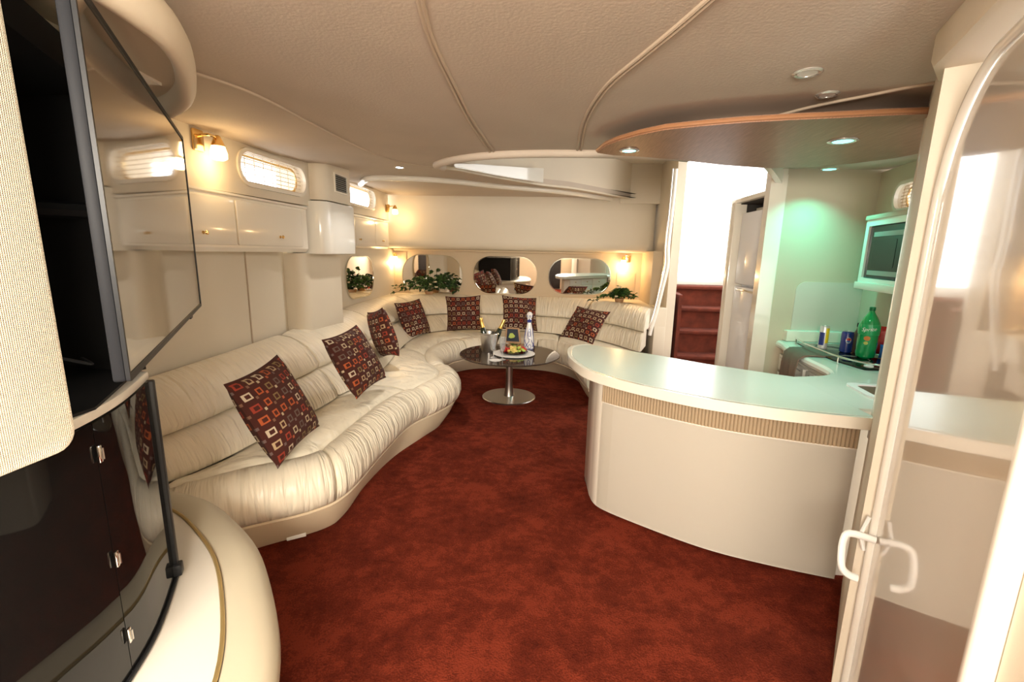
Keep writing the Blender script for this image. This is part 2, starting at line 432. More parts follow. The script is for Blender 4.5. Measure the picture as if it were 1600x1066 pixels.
for yy in (3.0, 3.4, 3.8, 4.2, 4.6, 5.0, 5.4): bmesh.ops.bisect_plane(bm, geom=bm.verts[:]+bm.edges[:]+bm.faces[:], plane_co=(0, yy, 0), plane_no=(0, 1, 0))
for v in bm.verts: v.co.z = zc(v.co.y)
recalc(bm)
for f in bm.faces:
    if f.normal.z > 0: f.normal_flip()
ex = bmesh.ops.extrude_face_region(bm, geom=bm.faces[:])
for v in ex['geom']:
    if isinstance(v, bmesh.types.BMVert): v.co.z += .05
recalc(bm)
ceiling = S('ceiling', bm, 'headliner', angle=20)
# upper deckhead above the hatch recess
cu = S('ceiling_upper', bx(-1.1, 1.62, 2.8, 6.9, 2.62, 2.68), 'gelcoat')
O('sky_lid', bx(1.62, 3.3, 2.8, 4.9, 2.62, 2.68), 'gelcoat', cu)  # unseen lid added to keep sky light out of the recess
O('recess_sky_block', bx(-1.14, 3.3, 2.74, 2.79, 2.10, 2.66), 'gelcoat', cu)  # unseen walls added so sky light cannot enter the recess sideways
O('recess_sky_block', bx(-1.16, -1.11, 2.8, 6.9, 2.215, 2.66), 'gelcoat', cu)
O('recess_sky_block', bx(-1.16, 1.5, 6.9, 6.94, 2.1, 2.66), 'gelcoat', cu)
# piping lines sewn into the headliner
def piping(px, r=.007, name='piping'):
    pts = cr([at_ceil(*q, off=.002) for q in px], 5)
    o = O(name, tube(pts, r, 8), 'piping', ceiling); return o
piping([(300, 112), (400, 148), (500, 200), (560, 230), (600, 246), (640, 256), (680, 262)])
piping([(655, -30), (662, 10), (680, 70), (715, 142), (740, 190), (771, 236)])
piping([(649, -30), (656, 10), (674, 70), (709, 143), (734, 191), (765, 237)])
piping([(1150, -40), (1104, 0), (1052, 45), (1000, 88), (950, 130), (922, 168), (908, 200), (902, 234)])
piping([(1158, -40), (1112, 0), (1060, 45), (1007, 88), (957, 130), (928, 168), (914, 200), (908, 234)])
piping([(1475, 127), (1420, 136), (1350, 150), (1270, 166), (1190, 187)])
# hatch molding rims
rim = cr([V((p.x, p.y, p.z)) for p in [at_ceil(1075, 243)]+near_rim+tip+[at_ceil(692, 259)]], 4)
O('hatch_rim', tube([p+V((0, 0, -.012)) for p in rim], .034, 12, sy=.8), 'headliner', ceiling)
m2 = [at_ceil(*q) for q in ((562, 284), (572, 276), (600, 274), (660, 276), (720, 281), (780, 288), (849, 294), (900, 300), (950, 308), (1000, 317))]
m2 = cr(m2, 4)
O('ceiling_molding', tube([p+V((0, .03, -.016)) for p in m2], .036, 12, sy=.85), 'gelcoat', ceiling)
# fascia on the far side of the recess
fas = cr([p+V((0, .01, 0)) for p in far_rim], 4)
bm = B(); rings = []
for p in fas: rings.append([V((p.x, p.y, p.z-.02)), V((p.x, p.y, 2.64)), V((p.x, p.y+.04, 2.64)), V((p.x, p.y+.04, p.z-.02))])
loft(rings, bm=bm)
S('hatch_fascia', bm, 'wall_vinyl')
# sliding hatch flap, a pale wedge
pts_top = [at_ceil(*q)+V((0, -.03, .0)) for q in ((712, 261), (745, 267), (780, 274), (820, 280.5), (849, 285))]
rings = []
for i, p in enumerate(pts_top):
    t = i/4; h = .015+.115*t
    rings.append([V((p.x, p.y, p.z-.012)), V((p.x, p.y, p.z+h)), V((p.x, p.y-.035, p.z+h)), V((p.x, p.y-.035, p.z-.012))])
bm = loft(rings); bmesh.ops.bevel(bm, geom=bm.edges[:], offset=.005, segments=2, affect='EDGES')
fl = O('hatch_cover', bm, 'gelcoat_white'); tag(fl, 'pale wedge shaped hatch cover inside the ceiling recess', 'hatch cover')

# ---- left wall lower vinyl, in panels with seams
LW = [(-1.93, -1.6), (-1.93, .6), (-1.93, 2.0), (-1.95, 2.55), (-1.97, 3.0), (-2.02, 3.35), (-2.12, 4.0), (-2.25, 4.7), (-2.29, 5.6), (-2.31, 6.5), (-2.31, 6.9)]
def wallstrip(plan, z0, z1, th=.05, side=-1):
    pl = [V((x, y, 0)) for x, y in plan]; rings = []
    for i, p in enumerate(pl):
        a = pl[max(i-1, 0)]; b = pl[min(i+1, len(pl)-1)]; t = (b-a).normalized(); n = V((-t.y, t.x, 0))*th*(-side)
        rings.append([V((p.x, p.y, z0)), V((p.x, p.y, z1)), V((p.x+n.x, p.y+n.y, z1)), V((p.x+n.x, p.y+n.y, z0))])
    return loft(rings)
wl = S('wall_left', wallstrip(LW, 0, 1.46), 'wall_vinyl')
for y, x in ((1.95, -1.927), (2.83, -1.962)):
    O('wall_seam', tube([(x+.002, y, .7), (x+.002, y, 1.44)], .005, 6), 'piping', wl)

# plane of the windows, with a real opening
def window_unit(n, fr, rect, w, h, mslat, slats, panelmat='wall_vinyl', th=.07, rails=True, d=-.05):
    hole = stadium(w, h, 10)
    root = S('window_%d' % n, holed(fr, rect, hole, -th, 0), panelmat)
    fo = stadium(w+.035, h+.035, 10); fi = stadium(w-.012, h-.012, 10)
    O('window_frame', ringplate(fr, fo, fi, -.01, .012), 'gelcoat', root)
    O('inner_frame', ringplate(fr, stadium(w-.02, h-.02, 10), stadium(w-.05, h-.05, 10), d-.012, d-.004), 'brass', root)
    O('window_pane', plate(fr, stadium(w-.01, h-.01, 10), d-.024, d-.02), 'window_glass', root)
    for k in range(slats):
        b = -h/2+h*(k+.5)/slats; hw = w/2-.012-(h/2-math.sqrt(max((h/2)**2-b*b, 0)))
        q = bx(-hw, hw, -.0035, .0035, -.0005, .0005) if False else None
        pts = [(-hw, b-.0016), (hw, b-.0016), (hw, b+.0016), (-hw, b+.0016)]
        O('slat', plate(fr, pts, -.026, -.024), mslat, root, smooth=False)
    if rails:
        for k in range(7):
            a = -w/2+w*(k+1)/8; hh = h/2-.01
            if abs(a) > w/2-h/2: hh = math.sqrt(max((h/2)**2-(abs(a)-(w/2-h/2))**2, 0))-.005
            O('ladder_cord', plate(fr, [(a-.0015, -hh), (a+.0015, -hh), (a+.0015, hh), (a-.0015, hh)], -.0235, -.0215), mslat, root, smooth=False)
    return root
XW = -1.84
window_unit(1, Fr((XW, 3.04, 1.925), (0, 1, .012), (0, 0, 1)), (-1.0, .44, -.165, .16), .74, .19, 'blind', 7)
S('wall_left_upper', bx(-1.92, XW, -1.6, 2.04, 1.75, 2.08), 'wall_vinyl')
S('wall_left_beam', bx(-1.99, -1.945, -1.6, 3.5, 1.42, 1.80), 'wall_vinyl')
window_unit(2, Fr((-2.23, 5.36, 2.055), (-.02, 1, .0), (0, 0, 1)), (-1.4, .98, -.205, .16), .95, .22, 'blind', 7)
S('wall_left_inner', bx(-2.40, -2.33, 3.8, 6.9, 1.4, 1.86), 'wall_vinyl')

# ---- overhead lockers on the left
def locker(name, label, x, y0, y1, z0, z1, divs, knobs, depth=.10, slope=0.0):
    r = thing(name, label, 'cabinet', (x, (y0+y1)/2, z0))
    prof = [(x-depth, z0+.01), (x-.02, z0-.012), (x, z0+.012), (x, z1-.018), (x+.012, z1-.012), (x+.012, z1), (x-depth, z1)]
    rings = [[V((a, y, b)) for a, b in prof] for y in (y0, y1)]
    O('body', loft(rings), 'gelcoat', r)
    for (a, b), kn in zip(divs, knobs):
        fr = Fr((x+.001, (a+b)/2, (z0+z1)/2-.004), (0, 1, 0), (0, 0, 1))
        d = O('door', plate(fr, rrect(b-a, z1-z0-.062, .008, 3), 0, .012, .003), 'gelcoat', r)
        for ky in kn:
            bm = lathe([(0, 0), (.009, 0), (.009, .003), (.004, .006), (.004, .012), (.010, .016), (.011, .022), (.007, .027), (0, .028)], 14)
            bm.transform(Matrix.Translation((x+.013, ky, z0+.088)) @ Matrix.Rotation(PI/2, 4, 'Y'))
            O('knob', bm, 'brass', d)
            bm = box((x+.016, ky+.03, z0+.088), (.006, .006, .022), 0, .002); O('latch', bm, 'brass', d)
    return r
locker('overhead_locker', 'long glossy cream overhead locker with brass knobs below the lit window beside the screen', XW, 1.15, 3.40, 1.432, 1.75,
       [(1.17, 1.74), (1.755, 2.585), (2.60, 3.31)], [(1.68,), (2.32,), (3.02,)])
locker('overhead_locker', 'smaller cream overhead locker in the far left corner past the vent column', -2.24, 3.9, 6.30, 1.475, 1.83,
       [(4.2, 5.18), (5.19, 5.78), (5.79, 6.25)], [(), (5.28,), (6.02,)], depth=.08)

# ---- vent column
def colplan(x0, x1, y0, y1, r=.10, n=7):
    pts = [(x0, y0)]
    for i in range(n+1):
        a = -PI/2+PI/2*i/n; pts.append((x1-r+r*math.cos(a), y0+r+r*math.sin(a)))
    return pts+[(x1, y1), (x0, y1)]
vc = S('trim_1', prism(colplan(-2.1, -1.72, 3.47, 3.92), 1.815, 2.13), 'wall_vinyl')
O('column_cap', prism(colplan(-2.1, -1.705, 3.44, 3.94), 1.405, 1.805, .012), 'gelcoat_white', vc)
O('lower_column', prism(colplan(-2.12, -1.86, 3.36, 3.97, .09), .3, 1.41), 'wall_vinyl', vc)
vt = thing('air_vent', 'small grey louvred air vent on the left column', 'vent', (-1.72, 3.72, 1.90))
fr = Fr((-1.72, 3.745, 1.965), (0, 1, 0), (0, 0, 1))
O('frame', ringplate(fr, rrect(.235, .155, .01, 3), rrect(.20, .125, .005, 3), 0, .008), 'gelcoat', vt)
O('backing', plate(fr, rrect(.2, .125, .002, 1), .0005, .002), 'dark_niche', vt, smooth=False)
for k in range(8):
    z = 1.965-.054+.0155*k
    bm = box((-1.7145, 3.745, z), (.010, .2, .0045)); O('louvre', bm, 'grey_trim', vt, smooth=False)

# ---- back wall and its mirrors
YB = 6.70
bw = S('wall_back', bx(-2.36, 1.52, YB, YB+.08, 0, 1.56), 'wall_tan')
O('wall_strip', bx(-2.30, -2.12, YB-.012, YB-.001, .86, 1.42, .003), 'wall_tan', bw)
# upper bulging panel with a rolled lower edge
prof = [(YB+.02, 1.50), (6.62, 1.475), (6.52, 1.475), (6.45, 1.49), (6.415, 1.53), (6.41, 1.60), (6.42, 1.9), (6.43, 2.25), (YB+.02, 2.25)]
rings = [[V((x, a-.0, b)) for a, b in prof] for x in (-2.33, -1.5, -.5, .5, 1.06, 1.30)]
rings.append([V((1.40, max(a, 6.5) if a < 6.6 else a, b)) for a, b in prof])
S('wall_back_upper', loft(rings), 'wall_vinyl', angle=60)
S('wall_back_top', bx(.9, 1.56, 6.40, 6.9, 2.12, 2.68), 'wall_vinyl')
O('valance_strip', bx(-2.28, .72, 6.60, YB, 1.445, 1.475, .008), 'wall_tan', bw)
def mirror_box(name, label, fr, w, h, group=None):
    r = thing(name, label, 'mirror', fr.p(0, 0, 0), group)
    O('glass', plate(fr, stadium(w, h, 10, k=.46), .002, .010), 'mirror', r)
    O('rim', ringplate(fr, stadium(w+.02, h+.02, 10, k=.46), stadium(w-.004, h-.004, 10, k=.46), 0, .014), 'mirror_edge', r)
    return r
for (x0, y0), (x1, y1), lab in (((630, 399), (722, 462), 'leftmost of three oval mirrors over the back sofa, behind the larger plant'),
                                ((741, 402), (838, 458), 'middle of three oval mirrors over the back sofa, dark reflections in it'),
                                ((858, 405), (953, 459), 'rightmost of three oval mirrors over the back sofa, showing white cabinets')):
    a = aty(x0, (y0+y1)/2, YB); b = aty(x1, (y0+y1)/2, YB); t = aty((x0+x1)/2, y0, YB); u = aty((x0+x1)/2, y1, YB)
    mirror_box('oval_mirror', lab, Fr(((a.x+b.x)/2, YB-.006, (t.z+u.z)/2), (1, 0, 0), (0, -.018, 1)), b.x-a.x, t.z-u.z)
lm = Fr((-2.272, 5.35, 1.12), (-.035, 1, 0), (0, 0, 1))
mirror_box('side_mirror', 'tall rounded mirror on the far left wall reflecting a plant', lm, .86, .47)

# ---- right end of the salon: bulkhead between sofa and stairs
bh = S('wall_bulkhead', prism([(1.42, 5.62), (1.52, 5.62), (1.60, 6.0), (1.60, 7.1), (1.42, 7.1)], 0, 2.66), 'wall_vinyl')
O('corner_post', tube([(1.40, 6.15, .4), (1.40, 6.15, 1.47)], .075, 14), 'wall_vinyl', bh)
O('lower_panel', bx(1.29, 1.43, 5.60, 6.0, 0, .83, .01), 'wall_vinyl', bh)
O('side_panel', bx(1.30, 1.43, 6.0, 6.72, .0, 1.5), 'wall_tan', bh)
# ---- stairs
st = S('stairs', bx(1.60, 3.1, 7.0, 7.1, 0, 1.03), 'carpet_step')
yz = [(6.05, .16), (6.28, .46), (6.52, .745), (6.78, 1.03)]
for i, (y, z) in enumerate(yz):
    zp = yz[i-1][1] if i else 0; yn = yz[i+1][0] if i < 3 else 7.1
    O('riser', bx(1.60, 3.1, y, y+.04, max(zp-.02, 0), z-.02), 'carpet_step', st)
    O('tread', bx(1.60, 3.1, y-.05, yn+.03, z-.055, z, .022), 'carpet_step', st)
O('side_skirt', prism([(1.585, 5.70), (1.625, 5.70), (1.68, 6.05), (1.68, 7.0), (1.585, 7.0)], 0, .98), 'carpet_step', st)
sill = S('trim_2', bx(1.60, 3.6, 6.98, 7.12, 1.03, 1.155, .012), 'gelcoat_white')
# doorway wall round the bright opening
S('wall_stair_post', bx(1.60, 1.70, 6.86, 7.12, 1.03, 2.7), 'gelcoat_white')
S('wall_stair_right', prism([(3.1, 4.6), (3.18, 4.6), (3.18, 7.1), (3.1, 7.1)], 0, 1.9), 'gelcoat_white')
# lintel with a slanting arched lower edge, below the deck edge
fr = Fr((1.2, 3.02, 0), (.46, .64, 0), (0, 0, 1)); L_ = math.hypot(.46, .64)
arc = [(L_*t, 2.05-.065*t**2.2) for t in [i/10 for i in range(11)]]
S('trim_3', plate(fr, arc+[(L_, 2.2), (0, 2.2)], -.02, .02), 'gelcoat')

# ---- galley walls
S('wall_galley_back', prism([(1.70, 3.66), (2.72, 3.66), (2.72, 3.72), (1.70, 3.72)], 0, 2.11), 'galley_vinyl')
S('trim_4', prism([(1.60, 3.655), (1.705, 3.64), (1.72, 3.70), (1.70, 3.76), (1.61, 3.76)], 0, 2.11, .008), 'gelcoat')
O('seam', tube([(1.712, 3.652, 0), (1.712, 3.652, 2.05)], .004, 6), 'gelcoat', bpy.data.objects['trim_4'])
def rw(y, off=0): return 2.36-.2126*(3.66-y)+off
RWF = Fr((rw(3.2), 3.2, 1.86), V((-.2126, -1, 0)), (0, 0, 1))     # normal faces the galley
window_unit(3, RWF, (-.47, 1.4, -.15, .21), .40, .165, 'brown_blind', 8, 'galley_vinyl', .06)
fr = RWF; S('wall_right', plate(fr, [(-.47, -1.86), (1.4, -1.86), (1.4, -.15), (-.47, -.15)], -.06, 0), 'galley_vinyl')
# ---- fridge niche
nb = S('trim_5', bx(1.62, 2.35, 4.34, 4.44, 0, 1.93, .01), 'gelcoat')
O('niche_top', bx(1.62, 2.35, 3.74, 4.44, 1.915, 1.955, .012), 'gelcoat', nb)
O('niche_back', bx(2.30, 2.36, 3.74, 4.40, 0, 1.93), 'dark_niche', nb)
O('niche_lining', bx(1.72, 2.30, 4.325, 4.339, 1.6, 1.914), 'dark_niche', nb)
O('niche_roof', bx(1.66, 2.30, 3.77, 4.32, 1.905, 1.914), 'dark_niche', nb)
ft = thing('refrigerator', 'white two door refrigerator recessed beside the stairs', 'refrigerator', (2.0, 4.03, 0))
O('body', bx(1.74, 2.28, 3.775, 4.315, .04, 1.83, .01), 'fridge', ft)
O('door', bx(1.675, 1.735, 3.775, 4.315, 1.215, 1.83, .014), 'fridge', ft)
O('door', bx(1.675, 1.735, 3.775, 4.315, .10, 1.195, .014), 'fridge', ft)
O('handle', bx(1.655, 1.676, 3.80, 4.22, 1.155, 1.178, .007), 'chrome', ft)
bd = O('badge', bx(1.671, 1.6755, 3.80, 3.87, 1.765, 1.79, .001), 'black_plastic', ft)
O('badge_print', bx(1.6695, 1.6705, 3.808, 3.862, 1.775, 1.781), 'steel', bd, smooth=False)
pipe = O('drink_crate', bx(1.76, 2.2, 3.86, 4.24, 1.832, 1.868, .006), 'gelcoat')
tag(pipe, 'cream tray lying in the dark gap on top of the refrigerator', 'tray')

# ---- partition and frame on the right by the glossy door
P1 = V((1.40, 1.98, 0)); P2 = V((1.045, 1.43, 0))
S('wall_partition', prism([(1.385, 1.955), (1.03, 1.42), (1.12, 1.36), (1.50, 1.92)], 0, 2.06), 'wall_vinyl')
# rounded pillar that ends above the base of the bar
pil = S('trim_6', tube([(1.402, 1.905, .70), (1.402, 1.905, .715), (1.402, 1.905, 1.98), (1.402, 1.905, 2.0)], [.035, .048, .048, .035], 16), 'gelcoat')
ld = V((.407, .914, 0)).normalized()
LF = Fr(P2+V((.005, -.065, 0)), -ld, (0, 0, 1))     # a runs towards the camera, normal into the room
if LF.n.x > 0: LF.n = -LF.n
dr = S('door_1', plate(Fr(LF.o-V((LF.n.x, LF.n.y, 0))*0, LF.u, LF.v), [(0, .02)]+[(.0, 1.62)]+[(.02+.26-.26*math.cos(a), 1.62+.27*math.sin(a)) for a in [PI/2*i/8 for i in range(1, 9)]]+[(.74, 1.91), (.74, .02)], -.02, .006), 'leaf_gloss')
def lp(a, b, c=0): return LF.o+LF.u*a+V((0, 0, b))+LF.n*c
edge = [lp(-.012, .0, .012)]+[lp(-.012, b, .012) for b in (.4, .8, 1.2, 1.6)]+[lp(.01+.265-.28*math.cos(a), 1.62+.285*math.sin(a), .012) for a in [PI/2*i/8 for i in range(1, 9)]]+[lp(.5, 1.915, .012), lp(.75, 1.925, .012)]
O('door_frame', tube(cr(edge, 3), .0115, 12), 'white_gloss', dr)
O('door_frame', tube([lp(.725, 0, .014), lp(.725, 1.95, .014)], .022, 12), 'white_gloss', dr)
O('latch_plate', tube([lp(-.005, .545, .03), lp(.0, .60, .045), lp(-.005, .66, .03)], .006, 8), 'white_plastic', dr)
O('door_handle', tube(cr([lp(.02, .60, .01), lp(.02, .602, .075), lp(.035, .575, .092), lp(.06, .51, .09), lp(.06, .485, .07), lp(.06, .48, .045)], 4), .0095, 10, sy=1.2), 'white_plastic', dr)
O('door_bolt', lathe([(0, 0), (.012, 0), (.012, .05), (.009, .058), (0, .058)], 16, tuple(lp(.68, .55, .06))), 'chrome', dr)
# wall on from the door, back past the camera
q0 = lp(.745, 0, 0); q1 = q0+V((-.06, -.22, 0))
S('wall_near_right', prism([(q0.x, q0.y), (q1.x, q1.y), (.62, .15), (.70, -1.6), (1.2, -1.6), (1.2, .9)], 0, 2.06), 'wall_vinyl')
S('trim_7', prism([(1.10, 1.54), (1.0, 1.43), (.945, 1.29), (q0.x-.06, q0.y), (q0.x+.12, q0.y), (1.2, 1.40)], 1.955, 2.06, .02), 'wall_vinyl')
S('wall_rear', bx(-2.0, .9, -1.65, -1.58, 0, 2.06), 'wall_vinyl')
S('door_2', bx(-.25, .35, -1.58, -1.55, .02, 1.85, .01), 'dark_fabric')

# =================================================================== LEFT: entertainment console
con = thing('media_console', 'low curved white console with padded cream rim and gold piping', 'cabinet', (-1.3, .6, 0))
rimo = [(-1.90, 1.555), (-1.62, 1.56), (-1.44, 1.555), (-1.27, 1.50), (-1.10, 1.395), (-.93, 1.262), (-.775, 1.09), (-.64, .90), (-.565, .72), (-.53, .5), (-.54, .2), (-.60, -.1), (-.70, -.4)]
ro = cr([(x, y, 0) for x, y in rimo], 4)
def offs(pl, d):
    out = []
    for i, p in enumerate(pl):
        a = pl[max(i-1, 0)]; b = pl[min(i+1, len(pl)-1)]; t = (b-a).normalized(); out.append(p+V((t.y, -t.x, 0))*d)   # inward
    return out
zt = .50
ri = offs(ro, .105); rg_ = offs(ro, .118)
body = [(p.x, p.y) for p in offs(ro, .02)]+[(-1.90, -.4)]
O('body', prism(body, .0, zt-.03), 'gelcoat', con)
O('top', prism([(p.x, p.y) for p in rg_]+[(-1.90, -.4)], zt-.03, zt-.004), M.setdefault('console_top', mat('console_top', (.74, .70, .63), .4)), con)
rings = []
for p, q in zip(ro, ri):
    d = (q-p).normalized(); L0 = (q-p).length
    pr = [(0, -.10), (-.012, -.06), (-.008, -.028), (.018, -.006), (.05, .002), (.085, .0), (L0, -.006), (L0, -.05), (.03, -.10)]
    rings.append([V((p.x, p.y, zt))+d*a+V((0, 0, b)) for a, b in pr])
O('padded_rim', loft(rings), M.setdefault('rim_vinyl', mat('rim_vinyl', (.56, .50, .38), .45, bump=(180, .1, .002))), con, angle=70)
O('gold_piping', tube([V((p.x, p.y, zt-.002)) for p in offs(ro, .112)], .0055, 8), 'gold_trim', con)

# tall unit standing on the console: smoked glass doors below, dark niche above, cloth panel
un = thing('media_cabinet', 'tall media cabinet with curved smoked glass doors and dark open niche', 'cabinet', (-1.3, .5, zt))
gp = cr([(-1.052, 1.085, 0), (-.935, .875, 0), (-.870, .655, 0), (-.848, .43, 0), (-.862, .22, 0), (-.91, .0, 0)], 8)
def gw(pl, z0, z1, th): 
    rings = []
    for p, q in zip(pl, offs(pl, th)): rings.append([V((p.x, p.y, z0)), V((p.x, p.y, z1)), V((q.x, q.y, z1)), V((q.x, q.y, z0))])
    return loft(rings)
k = min(range(len(gp)), key=lambda i: abs(gp[i].y-.80))
O('glass_door', gw(gp[:k+1], zt+.006, 1.095, .006), 'smoked_glass', un)
g2 = gp[k:]; g2 = [g2[0]+(g2[1]-g2[0])*.08]+g2[1:]
O('glass_door', gw(g2, zt+.006, 1.095, .006), 'smoked_glass', un)
sp = gp[k]
for z in (.60, .79, 1.03):
    h = O('hinge', box((sp.x+.006, sp.y, z), (.005, .010, .036), math.radians(20), .0015), 'chrome', un)
    O('hinge_pin', tube([(sp.x+.010, sp.y+.003, z-.012), (sp.x+.010, sp.y+.003, z+.012)], .002, 8), 'steel', h)
O('bottom_track', tube([V((p.x+.004, p.y, zt+.003)) for p in gp], .005, 8), 'black_plastic', un)
O('edge_trim', box((-1.054, 1.088, .80), (.020, .022, .59), math.radians(30), .004), 'black_plastic', un)
O('trim_foot', box((-1.047, 1.085, .53), (.03, .03, .035), math.radians(30), .004), 'black_plastic', un)
sh = [(p.x, p.y) for p in offs(gp, .02)]
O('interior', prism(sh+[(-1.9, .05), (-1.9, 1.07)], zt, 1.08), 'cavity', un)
O('niche_shelf', prism([(p.x, p.y) for p in gp]+[(-1.9, .05), (-1.9, 1.085)], 1.099, 1.121, .004), 'gelcoat_white', un)
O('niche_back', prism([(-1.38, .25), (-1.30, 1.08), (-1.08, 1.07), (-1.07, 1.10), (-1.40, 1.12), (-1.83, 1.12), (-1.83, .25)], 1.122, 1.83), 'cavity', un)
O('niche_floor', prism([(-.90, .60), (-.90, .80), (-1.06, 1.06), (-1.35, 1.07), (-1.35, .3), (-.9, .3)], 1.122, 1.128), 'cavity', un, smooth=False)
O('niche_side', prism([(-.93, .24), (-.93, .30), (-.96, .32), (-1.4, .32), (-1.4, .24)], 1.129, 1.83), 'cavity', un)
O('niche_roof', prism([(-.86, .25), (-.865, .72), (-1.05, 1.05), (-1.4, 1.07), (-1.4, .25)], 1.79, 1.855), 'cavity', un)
# cloth covered padded panel nearest the camera
pf = Fr((-.815, .40, 1.60), (.012, -1, 0), (0, 0, 1))
bm = plate(Fr((-.845, .375, 1.575), (0, 1, 0), (0, 0, 1)), rrect(.62, .95, .035, 5), 0, .035, .01)
cp = O('speaker_panel', bm, 'speaker_cloth'); tag(cp, 'cream cloth covered padded panel at the left edge of the photo', 'panel')
lt = thing('panel_latch', 'small brass latch bracket on the edge of the cream cloth panel', 'latch', (-.845, .68, 1.60))
fr = Fr((-.838, .676, 1.615), (0, 1, .1), (0, 0, 1))
O('plate', ringplate(fr, rrect(.036, .05, .004, 3), rrect(.018, .03, .003, 3), -.002, .004), 'brass', lt)
# wires in the niche
for i in range(5):
    y = .5+.09*i
    pts = cr([(-1.30, y, 1.7-.08*i), (-1.22, y+.1, 1.45-.03*i), (-1.18, y+.2-.05*i, 1.25), (-1.1, y+.12, 1.165), (-1.28, y+.25, 1.15)], 5)
    tag(O('cable', tube(pts, .004, 6), 'dark_fabric'), 'black cable hanging in the dark niche behind the screen', 'cable', 'cables in the media niche')
bm = bx(-1.28, -1.06, .42, .62, 1.129, 1.18, .004)
tag(O('set_top_box', bm, 'black_plastic'), 'flat black player box lying on the niche floor', 'player')

# television on its arm
tv = thing('television', 'flat black television swung out over the console, reflecting the sofa side', 'television', (-1.02, 1.165, 1.23))
A = V((-.70, .685, 0)); Bp = V((-1.34, 1.65, 0)); dd = (Bp-A).normalized()
TF = Fr(((A.x+Bp.x)/2, (A.y+Bp.y)/2, 1.528), dd, (0, 0, 1))
if TF.n.x < 0: TF = Fr(TF.o, -dd, (0, 0, 1))
Wt = (Bp-A).length; Ht = .612
O('casing', plate(TF, rrect(Wt, Ht, .006, 3), -.022, -.004, .004), 'tv_side', tv)
O('bezel', ringplate(TF, rrect(Wt, Ht, .006, 3), rrect(Wt-.016, Ht-.022, .003, 3), -.004, .002), 'black_plastic', tv)
O('screen', plate(TF, rrect(Wt-.016, Ht-.022, .003, 3), -.003, -.0005), 'tv_glass', tv, smooth=False)
sgn = 1 if TF.u.dot(dd) > 0 else -1
O('sensor_lug', plate(TF, rrect(.05, .014, .003, 2, (sgn*.32, -Ht/2-.006)), -.02, -.004), 'black_plastic', tv)
O('wall_arm', tube([TF.p(0, 0, -.03), TF.p(0, 0, -.12), V((-1.335, .9, 1.53))], .02, 8), 'black_plastic', tv)

# overhead oval soffit above the television
sf = thing('overhead_console', 'oval overhead console with thick padded rim hanging from ceiling at top left', 'console', (-1.2, .7, 1.88))
ov = [(-.94, 1.19), (-.835, 1.04), (-.775, .90), (-.75, .7), (-.77, .4), (-.85, .1), (-1.1, -.1), (-1.5, -.1), (-1.78, .2), (-1.84, .7), (-1.80, 1.15), (-1.66, 1.42), (-1.42, 1.50), (-1.23, 1.45), (-1.07, 1.34)]
oc = cr([(x, y, 1.885) for x, y in ov], 4, closed=True)
O('rim', tube(oc, .024, 14, closed=True, sy=1.9, up=(0, 0, 1)), 'wall_vinyl', sf, angle=80)
ins = [(p.x, p.y) for p in oc]
O('panel', prism(ins, 1.895, 1.925), 'galley_vinyl', sf)
O('upper_shroud', prism([(p[0]*.86-.2, p[1]*.86+.08) for p in ins], 1.925, 2.049), 'headliner', sf)
O('light_strip', prism([(-1.0, .35), (-.93, .35), (-1.10, 1.30), (-1.17, 1.27)], 1.887, 1.8955), 'gelcoat', sf)

# =================================================================== SOFA
ST = [((-1.88, 1.70), (-1.66, 1.72), (-1.64, 1.70), (-1.58, 1.60), (-1.58, 1.70)),
      ((-1.89, 2.0), (-1.59, 1.95), (-1.44, 1.93), (-1.35, 1.79), (-1.36, 1.90)),
      ((-1.90, 2.25), (-1.56, 2.15), (-1.22, 2.10), (-1.12, 1.95), (-1.14, 2.07)),
      ((-1.91, 2.5), (-1.53, 2.4), (-1.18, 2.28), (-1.02, 2.14), (-1.09, 2.22)),
      ((-1.94, 2.9), (-1.49, 2.75), (-1.17, 2.65), (-1.01, 2.6), (-1.10, 2.55)),
      ((-1.98, 3.3), (-1.46, 3.2), (-1.13, 3.1), (-.98, 3.1), (-1.06, 2.95)),
      ((-2.03, 3.7), (-1.44, 3.6), (-.98, 3.5), (-.84, 3.45), (-.95, 3.33)),
      ((-2.08, 4.0), (-1.46, 3.9), (-.93, 3.75), (-.77, 3.72), (-.88, 3.60)),
      ((-2.13, 4.3), (-1.5, 4.2), (-.99, 3.95), (-.83, 3.98), (-.93, 3.93)),
      ((-2.18, 4.7), (-1.55, 4.5), (-1.15, 4.2), (-1.0, 4.25), (-1.09, 4.25)),
      ((-2.22, 5.3), (-1.6, 5.0), (-1.28, 4.65), (-1.12, 4.65), (-1.2, 4.66)),
      ((-2.22, 5.8), (-1.6, 5.4), (-1.26, 5.08), (-1.1, 5.0), (-1.18, 5.08)),
      ((-2.1, 6.2), (-1.5, 5.7), (-1.15, 5.35), (-1.0, 5.22), (-1.06, 5.34)),
      ((-1.8, 6.47), (-1.3, 5.93), (-.95, 5.5), (-.85, 5.36), (-.88, 5.5)),
      ((-1.4, 6.60), (-1.0, 6.03), (-.65, 5.58), (-.6, 5.43), (-.6, 5.56)),
      ((-.8, 6.65), (-.55, 6.05), (-.3, 5.6), (-.3, 5.45), (-.3, 5.58)),
      ((-.1, 6.65), (-.1, 5.98), (0, 5.55), (-.02, 5.4), (0, 5.53)),
      ((.5, 6.5), (.3, 5.82), (.2, 5.4), (.17, 5.2), (.25, 5.35)),
      ((.85, 6.2), (.6, 5.58), (.35, 5.15), (.3, 4.95), (.38, 5.1)),
      ((1.05, 5.9), (.8, 5.3), (.43, 4.8), (.34, 4.6), (.42, 4.7)),
      ((1.22, 5.55), (1.0, 4.92), (.55, 4.4), (.4, 4.25), (.48, 4.3))]
